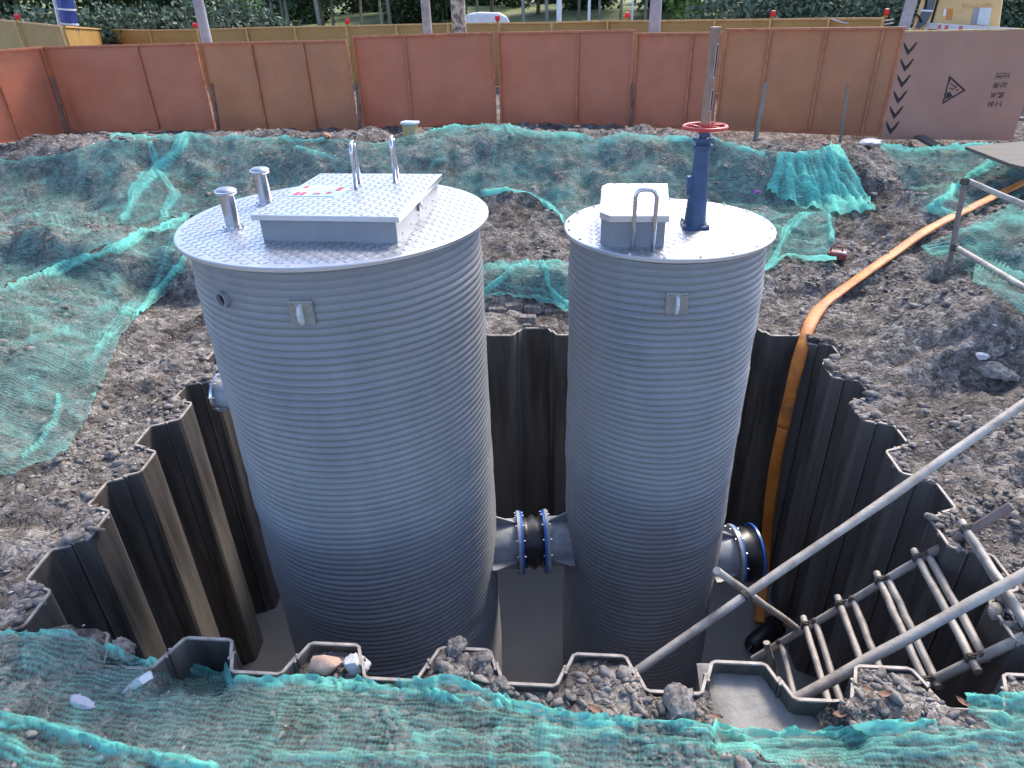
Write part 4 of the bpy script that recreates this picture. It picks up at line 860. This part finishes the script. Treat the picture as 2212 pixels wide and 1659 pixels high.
# guard rail, upper right
gb = ground(2055, 562)[0]; gtop = ony(2084, 392, gb[1] + .12)
gr = empty('guard_rail', gb, 'scaffold tube guard rail standing around a netted hollow', 'guard rail')
tubep(gb - (0, 0, .15), gtop + (0, 0, .03), 'post', 'tubered', .032, gr)
e2 = ony(2300, 480, gb[1] - .7); tubep(gtop + (.05, 0, 0), e2, 'top_tube', 'tube', .033, gr)
e3 = ground(2300, 740)[0] + (0, 0, .26); tubep(gb + (.02, 0, .16), e3, 'bottom_tube', 'tube', .034, gr)
for e in (gtop, gb + (0, 0, .16)): MB().lathe([(.001, -.04), (.036, -.04), (.05, -.025), (.05, .025), (.036, .04), (.001, .04)], e, 12, (.2, .1, 1)).build('coupler', 'coupler', gr)

# ------------------------------------------------------------------ small things around the pit
def rock(name, px, py, s, mt, label, seed, cat='stone', sx=(1, .8, .65)):
    v, f = rockbase(1, seed, 3 if mt == 'clod' else 2)[0]; p = ground(px, py, HF)[0]; v = v * s * np.array(sx) / np.array([1, .9, .7]); v = v @ rotz(seed).T
    mb = MB().add(v + p + (0, 0, s * (.52 if mt in ('stone_tan', 'stone_pale') else .28)), f); return thing(name, mb, mt, label, cat, None, True, edge=60)
rock('stone', 706, 1446, .095, 'stone_tan', 'smooth tan cobble lying in front of the larger tank', 3)
rock('stone', 772, 1445, .085, 'stone_pale', 'speckled pale grey stone beside the tan cobble', 8, sx=(.7, 1.1, .7))
rock('stone', 265, 1410, .07, 'clod', 'rounded grey lump under the edge of the front net', 12)
rock('soil_lump', 1470, 1530, .085, 'clod', 'big dark crumbly soil lump beside the pale dried slurry', 14, 'soil lump', (1, .9, .8))
rock('soil_lump', 985, 1405, .06, 'clod', 'grey soil lump heaped in the pile pan between the tanks', 17, 'soil lump')
rock('soil_lump', 1085, 1490, .06, 'clod', 'grey soil lump at the crest of the front net', 18, 'soil lump')
rock('stone', 2150, 810, .13, 'clod', 'long flat grey stone on the slope beyond the long scaffold pole', 21, 'stone', (1.3, .6, .4))
rock('stone', 2120, 775, .06, 'stone_pale', 'small white stone beside the long flat grey stone', 22)
rock('stone', 705, 298, .16, 'brick', 'broken brick lump at the foot of the fifth hoarding panel', 24, 'stone')
rock('stone', 1875, 320, .22, 'stone_pale', 'flat pale slab fragment at the foot of the chevron sign panel', 26, 'stone', (1.2, .8, .25))
rock('stone', 175, 1520, .06, 'scrap', 'crumpled pale plastic scrap on the front net', 28, 'litter', (1.3, .8, .35))
rock('stone', 305, 1476, .06, 'whitecloth', 'white stone at the edge of the front net near the empty pile pan', 29, 'stone', (1.3, .7, .5))
rock('flower_scrap', 1633, 417, .06, 'magenta', 'bright pink scrap lying on the bank net', 31, 'litter')
# bricks under the short net between the tanks
for k, (bx_, by_, w) in enumerate(((1075, 672, .22), (1110, 664, .22), (1150, 668, .2), (1195, 676, .22), (1140, 690, .2))):
    p = ground(bx_, by_, HF)[0]; thing('brick', MB().box(p + (0, 0, .005), (w, .11, .09), rotz(rng.uniform(-.3, .3))), 'clod', 'old grey brick in the soil cut behind the pile row between the tanks', 'brick', 'bricks in the soil cut', bevel=.01)
# red device
p = ground(1806, 560)[0]; dvc = empty('red_device', p, 'small dusty red plastic device on the soil beside the smaller tank', 'device'); rt = rotz(-.5)
MB().box(p + (0, 0, .06), (.24, .16, .1), rt).build('body', 'reddevice', dvc, False, .02)
MB().tube([p + rt @ np.array(q) for q in ((-.09, .0, .10), (-.08, 0, .17), (.05, 0, .17), (.06, 0, .10))], .014, 8).build('handle', 'reddevice', dvc, True)
MB().box(p + rt @ np.array((.06, -.03, .112)), (.08, .06, .01), rt).build('label_patch', 'tray', dvc)
# small box with pale lid on the bank crest
p = ground(888, 292)[0]; bx0 = empty('electric_box', p, 'small yellow and grey box with pale lid on the bank behind the larger tank', 'box'); rt = rotz(-.35)
MB().box(p + (0, 0, .09), (.25, .19, .22), rt).build('body', 'yellowbox', bx0, False, .01)
MB().prism([(p + rt @ np.array(q))[:2] for q in ((-.15, -.12, 0), (.15, -.12, 0), (.18, 0, 0), (.15, .12, 0), (-.15, .12, 0), (-.18, 0, 0))], p[2] + .202, p[2] + .25).build('lid', 'tray', bx0, False, .015)
# boards, upper right
for k, (P, th_, lb) in enumerate((([(2085, 316), (2260, 300), (2260, 372), (2180, 352)], .05, 'weathered dark board lying over soil beside the sign panel'),)):
    pts = np.array([onz(*q, 1.08 - .03 * i) for i, q in enumerate(P)]); thing('board', MB().slab(pts, (0, 0, -th_)), 'board', lb, 'board', bevel=.008)
for k, (a, b, lb) in enumerate((((1965, 312), (2070, 322), 'grey plank edge on the soil under the chevron sign panel'), ((2190, 262), (2260, 262), 'pale plank seen past the free edge of the sign panel'))):
    pa_, pb2 = (ground(*a)[0], ground(*b)[0]) if k == 0 else (onz(*a, .75), onz(*b, .75)); d = pb2 - pa_; thing('plank', MB().box((pa_ + pb2) / 2 + (0, 0, .05), (np.linalg.norm(d), .2, .06), rotz(math.atan2(d[1], d[0]))), 'board', lb, 'plank', bevel=.006)
# fallen leaves
for k, (px, py) in enumerate(((1285, 1545), (1545, 1560), (1475, 1580), (1915, 1572), (2000, 1575), (1810, 1555), (2075, 1530), (1085, 1548), (1870, 1502), (1905, 1512))):
    p = ground(px, py, HF)[0] + (0, 0, .045); n = 5; vs = []; a0 = rng.uniform(0, 6.28); l = rng.uniform(.03, .045)
    for i in range(n):
        t = i / (n - 1) * 2 - 1; w = .42 * l * math.sqrt(max(0, 1 - t * t)) + .001
        for s in (-1, 0, 1): vs.append(p + rotz(a0) @ np.array([t * l, s * w, .012 * t * t + .008 * abs(s)]))
    thing('fallen_leaf', MB().add(vs, [(i * 3 + j, (i + 1) * 3 + j, (i + 1) * 3 + j + 1, i * 3 + j + 1) for i in range(n - 1) for j in range(2)]), 'deadleaf', 'curled brown dead leaf lying along the front pile row', 'leaf', 'dead leaves by the front net', True)

# ------------------------------------------------------------------ yellow hoarding far behind
tops = [(-25, 40), (39, 45), (137, 55.5), (221, 62), (326, 64), (430, 62.5), (533, 59), (639, 56.5), (751, 54.5), (858, 52), (970, 49.5), (1082, 48), (1196, 47), (1313, 43.5), (1429, 43), (1548, 41.5), (1668, 40), (1793, 38), (1913, 37.5)]
ZY = .68
PT = [ony(*p, Yq) for p, Yq in zip(tops[:3], (27.5, 26, 24.2))] + [onz(*p, ZY + 2.0) for p in tops[3:]]
lamps = []
for k in range(len(PT) - 1):
    a, b = PT[k], PT[k + 1]
    if k == 0: b = PT[1] 
    t_ = empty('far_hoarding_panel', ((a[0] + b[0]) / 2, (a[1] + b[1]) / 2, ZY), f'yellow-brown hoarding panel behind the orange hoarding, {ORD[17 - k]} counted from the beige truck', 'hoarding panel', 'yellow hoarding panels along the road')
    d = (b - a)[:2]; W = np.linalg.norm(d); u = d / W; n = np.array([u[1], -u[0]]); rt = rotz(math.atan2(u[1], u[0])); c = (a + b)[:2] / 2
    ha_, hb2 = a[2] - .03, b[2] - .03; a3, b3 = np.array([*(a[:2] + u * .01), 0]), np.array([*(b[:2] - u * .01), 0]); n3_ = np.array([*n, 0]); zz3 = np.array([0, 0, 1.0])
    MB().slab([a3 + zz3 * ZY, b3 + zz3 * ZY, b3 + zz3 * hb2, a3 + zz3 * ha_], -n3_ * .02).build('sheet', 'yfence', t_)
    MB().slab([a3 + zz3 * (ha_ - .02) + n3_ * .002, b3 + zz3 * (hb2 - .02) + n3_ * .002, b3 + zz3 * (hb2 + .03) + n3_ * .002, a3 + zz3 * (ha_ + .03) + n3_ * .002], n3_ * .05).build('top_rail', 'yfence_post', t_)
    MB().box((*(b[:2] + n * .085 - u * .02), (ZY + b[2]) / 2), (.06, .05, b[2] - ZY), rt).build('post', 'yfence_post', t_)
for px, py in ((44, 46), (220, 54), (423, 51), (752, 48), (1075, 40), (1354, 36), (1668, 29), (1912, 27)):
    k = int(np.argmin([abs(p[0] - px) for p in tops])); Y = PT[k][1]; p = ony(px, py + 9, Y); p[2] = PT[k][2] - .005; p[:2] += (0, -.03)
    t_ = empty('warning_lamp', p, 'red warning lamp standing on top of the yellow hoarding', 'warning lamp', 'red lamps on the yellow hoarding')
    s = Y / 24
    MB().lathe([(.001, 0), (.05, 0), (.05, .05), (.035, .06), (.001, .06)], p, 12).build('lamp_base', 'lampbody', t_, True, edge=40)
    MB().lathe([(.001, .05), (.068 * s, .055), (.078 * s, .10), (.072 * s, .20), (.001, .215)], p, 16).build('lens', 'lampred', t_, True, edge=50)

for k, (P, lb) in enumerate((([(1795, 41), (1822, 49), (1850, 52), (1890, 48), (1930, 42)], 'pale rope sagging from the post top of the yellow hoarding near the truck'), ([(1850, 62), (1885, 56), (1930, 50)], 'pale rope stretched across the middle of the last yellow panels'), ([(1850, 71), (1885, 66), (1930, 60)], 'lowest pale rope stretched across the last yellow panels'))):
    Yr = PT[17][1] - .35; thing('rope', MB().tube([ony(*p, Yr) for p in P], .018, 6), 'whitecloth', lb, 'rope', None, True)
# ------------------------------------------------------------------ poles, posts
def pole(x0, x1, ytop, ybot, Y, mt, label, name='utility_pole', h=8, cat='pole', flare=0, wpx=None, lean=0):
    c = (x0 + x1) / 2; p = ony(c, ybot, Y); e = ony(x1, ybot, Y) - ony(x0, ybot, Y); r = abs(e[0]) / 2
    b = np.array([p[0], Y, ZF - .1]); tp = ony(c, ytop, Y); b[0] = p[0]; dx = lean
    ts = np.array([0, .12, .3, .6, 1.0]) * h
    return thing(name, MB().tube([(b[0] + dx * (t - (p[2] - b[2])), Y, b[2] + t) for t in ts], [r * (1 + flare), r * (1 + flare * .3), r, r * .95, r * .85], 18), mt, label, cat, None, True, edge=50)
pole(434, 456, 0, 80, 20.2, 'concrete', 'smooth grey concrete pole behind the joint of the fifth and sixth hoarding panels')
pole(914, 934, 0, 74, 20.2, 'palebark', 'whitewashed stubby trunk standing behind the fourth hoarding panel', 'whitewashed_trunk', 7, 'trunk', .25)
pole(1400, 1425, 0, 78, 19.2, 'concrete', 'stained pale concrete pole behind the second hoarding panel')
pole(1936, 1959, 0, 76, 17.4, 'concrete', 'leaning grey concrete post between the last orange panel and the beige truck', 'concrete_post', 5, 'post', 0, None, .07)
pole(977, 1008, 0, 70, 22.0, 'planebark', 'thick mottled tree trunk behind the fourth hoarding panel', 'mottled_trunk', 7, 'trunk', .15)
pole(1202, 1213, 0, 46, 34, 'whitepaint', 'thick white lamp post behind the yellow hoarding', 'lamp_post', 8, 'lamp post')
pole(1269, 1275, 0, 46, 36, 'whitepaint', 'slim white lamp post with a small bolt behind the yellow hoarding', 'lamp_post', 8, 'lamp post')
pole(1363, 1367, 0, 42, 38, 'whitepaint', 'thinnest white post behind the yellow hoarding near the concrete pole', 'lamp_post', 8, 'lamp post')
pole(1519, 1524, 0, 42, 36, 'whitepaint', 'slim white post beside the lime-leaved saplings', 'lamp_post', 8, 'lamp post')
# blue wrapped beam with white bands
Yb = 27.0; a = ony(152, 60, Yb); b = ony(138, -12, Yb); d = b - a; a2 = a - d * 2.2; b2 = b + d * 3
bl = empty('blue_post', a2, 'blue wrapped leaning post with white bands behind the yellow hoarding', 'post'); dn = d / np.linalg.norm(d)
MB().tube([a2, (a2 + b2) / 2, b2], [.27, .27, .25], 8).build('wrapped_beam', 'wrapblue', bl)
for py in (20, 51):
    q_ = ony(146, py, Yb); f = (q_ - a) @ dn; c = a + dn * f; MB().lathe([(.272, -.03), (.285, -.025), (.285, .025), (.272, .03)], c, 16, dn).build('white_band', 'whitepaint', bl)
MB().tube([a2 + (-.36, 0, 0), a + (-.36, 0, 0), b2 + (-.42, 0, 0)], .05, 8).build('white_strut', 'whitepaint', bl, True)
# white sheeting heap between the hoardings
t_ = np.linspace(0, 1, 26); U, Vv = np.meshgrid(t_ * 2 - 1, t_ * 2 - 1, indexing='ij'); nz = Noise(91)
Yh = 19.9; ctr = ony(275, 88, Yh); hh = (1.72 * np.clip(1 - U ** 2 * .35 - Vv ** 2 * .9, 0, 1) ** .6 + nz(U * 2.5 + 3, Vv * 2 + 3) * .5 * (1 - U ** 2)) * np.clip(1.6 - Vv ** 2 * 1.6, 0, 1)
xx = ctr[0] + U * .75; yy = Yh + .3 + Vv * .6; o = grid_mesh('sheet_heap', np.stack([xx - ctr[0], yy - Yh, np.maximum(hh, -.05)], -1).reshape(-1, 3), 26, 26, 'whitecloth'); o.location = (ctr[0], Yh, ZF - .01); tag(o, 'rumpled white sheeting heap behind the sixth hoarding panel', 'heap')

# ------------------------------------------------------------------ beige crane truck
Yt = 19.6; tk = empty('crane_truck', (*ony(2060, 70, Yt)[:2], ZF), 'beige crane truck with taped papers and red and white striped deck edge', 'truck')
def lx(p, q, z, Y=None):
    a, b = ony(*p, Y or Yt), ony(*q, Y or Yt); return a[0] + (b[0] - a[0]) * (z - a[2]) / (b[2] - a[2])
ZB, ZT = 1.5, 3.9
pil = lambda z: lx((1967, 73), (1990, 0), z); seam = lambda z: lx((2006, 70), (2026, 0), z); rear = lambda z: lx((2163, 54), (2170, 0), z)
MB().slab([(pil(ZB), Yt, ZB), (seam(ZB) - .02, Yt, ZB), (seam(ZT) - .02, Yt, ZT), (pil(ZT), Yt, ZT)], (.84, 1.5, 0)).build('cab_body', 'beige', tk, False, .03)
W6 = lambda a, b, Y: ony(1814.4 + .1953 * a, .1953 * b, Y)
wp = [W6(*p, Yt - .012) for p in ((832, 312), (880, 318), (955, 262), (1015, 150), (1055, 20))]; wp += [np.array([seam(3.7) - .12, Yt - .012, 3.7]), np.array([pil(3.7) + .2, Yt - .012, 3.7])]
win = MB().slab(wp, (0, .02, 0)).build('window', 'glass', tk)
MB().slab([W6(*p, Yt - .018) for p in ((890, 125), (1030, 132), (1035, 112), (895, 105))], (0, .008, 0)).build('window_rail', 'whitepaint', win)
MB().slab([W6(*p, Yt - .018) for p in ((935, 100), (958, 100), (975, -40), (950, -40))], (0, .008, 0)).build('window_bar', 'dark', win)
MB().slab([(seam(ZB) - .03, Yt - .006, ZB), (seam(ZB) + .025, Yt - .006, ZB), (seam(ZT) + .025, Yt - .006, ZT), (seam(ZT) - .03, Yt - .006, ZT)], (0, .05, 0)).build('door_edge', 'dark', tk)
MB().tube([W6(*p, Yt - .06) for p in ((810, 170), (850, 160), (885, 200), (905, 250))], .022, 8).build('grab_rail', 'dark', tk, True)
MB().lathe([(.001, .09), (.05, .08), (.06, .0)], W6(955, 325, Yt), 14, (0, -1, 0)).build('side_lamp', 'paper', tk, True)
MB().slab([(seam(ZB) + .05, Yt + .06, ZB), (rear(ZB), Yt + .06, ZB), (rear(3.5), Yt + .06, 3.5), (rear(ZT) - .15, Yt + .06, ZT), (seam(ZT) + .05, Yt + .06, ZT)], (.9, 1.6, 0)).build('machinery_housing', 'beige', tk, False, .05)
def sheet(P, nm, mt, off=.01): MB().slab([W6(*p, Yt + .06 - off) for p in P], (0, off - .002, 0)).build(nm, mt, tk)
sheet([(1172, 218), (1235, 220), (1255, 95), (1190, 95)], 'orange_notice', 'hose'); sheet([(1512, 270), (1645, 285), (1680, 82), (1550, 80)], 'paper_notice', 'paper', .014)
sheet([(1445, 275), (1520, 270), (1560, 80), (1485, 80)], 'grey_sheet', 'concrete'); sheet([(1362, 80), (1690, 85), (1705, 42), (1365, 48)], 'pale_strip', 'yfence_post', .018); sheet([(1140, 175), (1170, 180), (1178, 100), (1150, 98)], 'round_badge', 'whitepaint', .013)
x_cab1 = seam(2.5)
# deck edge with reflective tape
dk0, dk1 = ony(2024, 57, Yt - .5), ony(2330, 76, Yt - .7); dkd = dk1 - dk0; dn = dkd / np.linalg.norm(dkd)
MB().slab([dk0 + (0, 0, -.07), dk1 + (0, 0, -.07), dk1 + (0, 0, .07), dk0 + (0, 0, .07)], (0, .5, 0)).build('deck_edge', 'paper', tk, False, .01)
for k in range(20):
    if k in (0, 1, 3, 10, 11, 15):
        c0_ = dk0 + dkd * ((k + .1) / 20); c1_ = dk0 + dkd * ((k + .6) / 20); MB().slab([c0_ + (0, -.004, -.05), c1_ + (0, -.004, -.05), c1_ + (0, -.004, .04), c0_ + (0, -.004, .04)], (0, .003, 0)).build('red_stripe', 'redtape', tk)
MB().box((dk0[0] + 1.9, Yt + .7, 1.62), (5.2, 1.9, .5)).build('chassis', 'dark', tk, False, .03)
for k in range(4):
    c = (dk0[0] - .1 + 1.25 * k, Yt + .05, ZF + .5); w_h = MB().lathe([(.001, 0), (.3, 0), (.32, -.04), (.48, -.04), (.5, .0), (.5, .26), (.46, .30), (.001, .3)], c, 28, (0, 1, 0)).build('wheel', 'tyre', tk, True, edge=40)
    MB().lathe([(.001, -.02), (.26, -.01), (.29, -.03)], c, 20, (0, 1, 0)).build('rim', 'paper', w_h, True)
# ------------------------------------------------------------------ white car on the road
Yc = 36.0; cx_ = ony(1062, 40, Yc)[0]; zr = ony(1062, 26, Yc)[2]; zg = zr - 1.95
cr = empty('parked_car', (cx_, Yc, zg), 'white car of which only the roof shows over the yellow hoarding', 'car')
bodyp = [(-2.1, .3), (2.1, .3), (2.15, .62), (2.0, .82), (1.15, .95), (-1.55, .98), (-2.1, .9)]; roofp = [(-1.5, .97), (1.12, .94), (.72, 1.72), (.35, 1.9), (-.6, 1.95), (-1.1, 1.9), (-1.42, 1.6)]
MB().slab([(cx_ + x, Yc, zg + z) for x, z in bodyp], (0, 1.75, 0)).build('body', 'whitepaint', cr, False, .08)
MB().slab([(cx_ + x, Yc + .12, zg + z) for x, z in roofp], (0, 1.5, 0)).build('cabin', 'whitepaint', cr, False, .08)
for P in ([(-1.3, .99), (-.35, .99), (-.35, 1.34), (-.72, 1.36), (-1.1, 1.27)], [(-.28, .99), (.9, .98), (.38, 1.32), (.05, 1.36), (-.28, 1.35)]): MB().slab([(cx_ + x, Yc + .11, zg + z) for x, z in P], (0, .02, 0)).build('window', 'glass', cr)
for x in (-1.3, 1.35): 
    for y in (.05, 1.5): MB().lathe([(.001, 0), (.2, 0), (.31, .01), (.33, .05), (.31, .2), (.001, .2)], (cx_ + x, Yc + y - .02, zg + .33), 24, (0, 1, 0)).build('wheel', 'tyre', cr, True, edge=40)
mb = MB(); mb.add([(-200, 33.5, zg - .003), (200, 33.5, zg - .003), (200, 42, zg - .003), (-200, 42, zg - .003), (-200, 31.9 + 1.0, .5), (200, 32.9, .5)], [(0, 1, 2, 3), (4, 5, 1, 0)])
M['asphalt'] = mat('asphalt', (.05, .05, .05), (.065, .064, .062), 4, .9, bump=.3)
tag(mb.build('road', 'asphalt'), 'asphalt road behind the yellow hoarding', None, None, 'structure')
# lawn rising behind the road
lx = np.linspace(-260, 260, 105); ly = np.concatenate([np.linspace(42, 90, 50), np.geomspace(92, 700, 30)]); LX, LY = np.meshgrid(lx, ly, indexing='ij')
nz = Noise(55); LZ = zg + .12 + sstep(43, 75, LY) * 1.5 + np.clip(LY - 75, 0, None) * .03 + nz(LX / 7, LY / 5) * .5
lawn = grid_mesh('lawn', np.stack([LX, LY, LZ], -1).reshape(-1, 3), 105, 80, 'grass'); tag(lawn, 'sunlit grassy rise behind the road', None, None, 'structure')
def lawnz(x, y): return float(zg + .1 + sstep(43, 75, y) * 1.5) if y > 42 else (zg if y > 33.5 else ZF)

# ------------------------------------------------------------------ trees and shrubs
def leafcloud(n, size, seed, shape, clump=18):
    r2 = np.random.default_rng(seed); cen = []
    while len(cen) < clump:
        p = r2.uniform(-1, 1, 3)
        if shape(p): cen.append(p)
    cen = np.array(cen); ci = r2.integers(0, clump, n); P = cen[ci] + r2.normal(0, .19, (n, 3))
    a = r2.normal(size=(n, 3)); a /= np.linalg.norm(a, axis=1)[:, None]; b = np.cross(a, r2.normal(size=(n, 3))); b /= np.linalg.norm(b, axis=1)[:, None]
    s = size * r2.uniform(.6, 1.3, n)[:, None]
    return P, a, b, s
def crown_mesh(name, n, size, seed, sc, clump=18, mt='leaf_dark', low=-1):
    P, a, b, s = leafcloud(n, size, seed, lambda p: (p ** 2).sum() < 1 and p[2] > low, clump)
    P = P * np.array(sc); V = np.stack([P - a * s, P + b * s * .55, P + a * s, P - b * s * .55], 1).reshape(-1, 3)
    q = np.arange(4 * n).reshape(n, 4); me_o = quads(name, V, q, mt, None, None, False); me = me_o.data; bpy.data.objects.remove(me_o); return me
shr = [crown_mesh('foliage', 3200, .11, 100 + k, (1.9, 1.2, 1.25), 26, 'leaf_grey') for k in range(3)]
shd = [crown_mesh('foliage', 2600, .20, 200 + k, (2.6, 2.0, 2.4), 24, 'leaf_dark') for k in range(3)]
crn = [crown_mesh('crown', 2600, .26, 300 + k, (2.6, 2.6, 2.2), 26, 'leaf_dark') for k in range(3)]
crl = [crown_mesh('crown', 900, .15, 400 + k, (1.1, 1.1, .9), 12, 'leaf_lime') for k in range(2)]
def plant(name, me, x, y, z, sc, label, cat, group, stem=None, cz=0.):
    t_ = empty(name, (x, y, z), label, cat, group); o = bpy.data.objects.new(me.name.split('.')[0], me); link(o, t_); o.location = (0, 0, cz); o.scale = (sc, sc, sc); o.rotation_euler = (0, 0, rng.uniform(0, 6.28))
    r, h, mt, ln = stem
    MB().tube([(x, y, z - .15), (x + ln * .4, y, z + h * .5), (x + ln, y, z + h)], [r * 1.15, r * .9, r * .55], 10).build('trunk', mt, t_, True)
    if h > 3:
        for k in range(4):
            a = rng.uniform(0, 6.28); p = np.array([x + ln * .8, y, z + h * .8]); MB().tube([p, p + (math.cos(a) * .5, math.sin(a) * .5, .7), p + (math.cos(a) * 1.2, math.sin(a) * 1.2, 1.3)], [r * .5, r * .35, r * .15], 6).build('limb', mt, t_, True)
    return t_
for k, px in enumerate(list(range(-40, 520, 62)) + [505]):
    Y = 33.2 + rng.uniform(-.4, .8); p = ony(px, 30, Y); plant('hedge_shrub', shr[k % 3], p[0], Y + 1, zg, rng.uniform(.95, 1.15), 'grey-green leafy shrub in the dense hedge behind the yellow hoarding', 'shrub', 'hedge shrubs behind the yellow hoarding', (.05, 1.4, 'bark', 0), 1.15)
for k, px in enumerate((1600, 1655, 1710, 1765, 1820, 1880, 1940)):
    Y = 34.5 + rng.uniform(-.4, .8); p = ony(px, 30, Y); plant('roadside_shrub', shr[(k + 1) % 3], p[0], Y + 1, zg, rng.uniform(1.0, 1.2), 'pale green fluffy shrub behind the yellow hoarding near the beige truck', 'shrub', 'pale shrubs near the beige truck', (.05, 1.4, 'bark', 0), 1.25)
tr = [(613, 45, .09), (622, 46, .10), (689, 43, .12), (716, 47, .09), (778, 50, .09), (822, 46, .08), (842, 43, .11), (1132, 44, .10), (1183, 45, .11), (1249, 47, .09), (1297, 46, .08), (1393, 47, .09), (1463, 44, .10), (1579, 46, .07), (1600, 47, .07), (560, 47, .09), (590, 52, .1), (1340, 52, .1), (1035, 46, .08)]
for k, (px, Y, r) in enumerate(tr):
    p = ony(px, 35, Y); plant('roadside_tree', crn[k % 3], p[0], Y, lawnz(p[0], Y), rng.uniform(.85, 1.1), 'slender pale-barked tree in the stand behind the yellow hoarding', 'tree', 'pale-barked trees behind the yellow hoarding', (r, 4.6, 'palebark' if k % 3 else 'bark', rng.uniform(-.25, .25)), 5.6)
for k, (px, Y) in enumerate(((526, 40.5), (1480, 43), (1500, 43.5))):
    p = ony(px, 35, Y); plant('lime_sapling', crl[k % 2], p[0], Y, lawnz(p[0], Y), 1.0, 'young sapling with lime green leaves behind the yellow hoarding', 'tree', 'lime-leaved saplings', (.07, 2.0, 'palebark', .1), 2.2)
for k in range(44):
    Y = 60 + 26 * rng.random(); X = -62 + 126 * (k + rng.random()) / 44; plant('dark_shrub', shd[k % 3], X, Y, lawnz(X, Y), rng.uniform(.9, 1.5), 'dark shady bush in the wood on the grassy rise', 'shrub', 'dark bushes in the wood', (.12, 2.5, 'bark', 0), 2.2)
for k, px in enumerate((2120, 2165, 2210, 2260)):
    Y = 31 + rng.uniform(-.4, .8); p = ony(px, 30, Y); plant('dark_shrub', shd[k % 3], p[0], Y + 1, ZF, .55, 'dark bush behind the beige truck', 'shrub', 'dark bushes behind the truck', (.1, 1.4, 'bark', 0), 1.2)
for k in range(30):
    Y = 52 + 22 * rng.random(); X = -56 + 114 * (k + rng.random()) / 30; plant('wood_tree', crn[k % 3], X, Y, lawnz(X, Y), rng.uniform(1.1, 1.6), 'dark tree in the wood on the grassy rise behind the road', 'tree', 'dark trees of the wood', (.14, 4.5, 'bark', rng.uniform(-.3, .3)), 5.4)
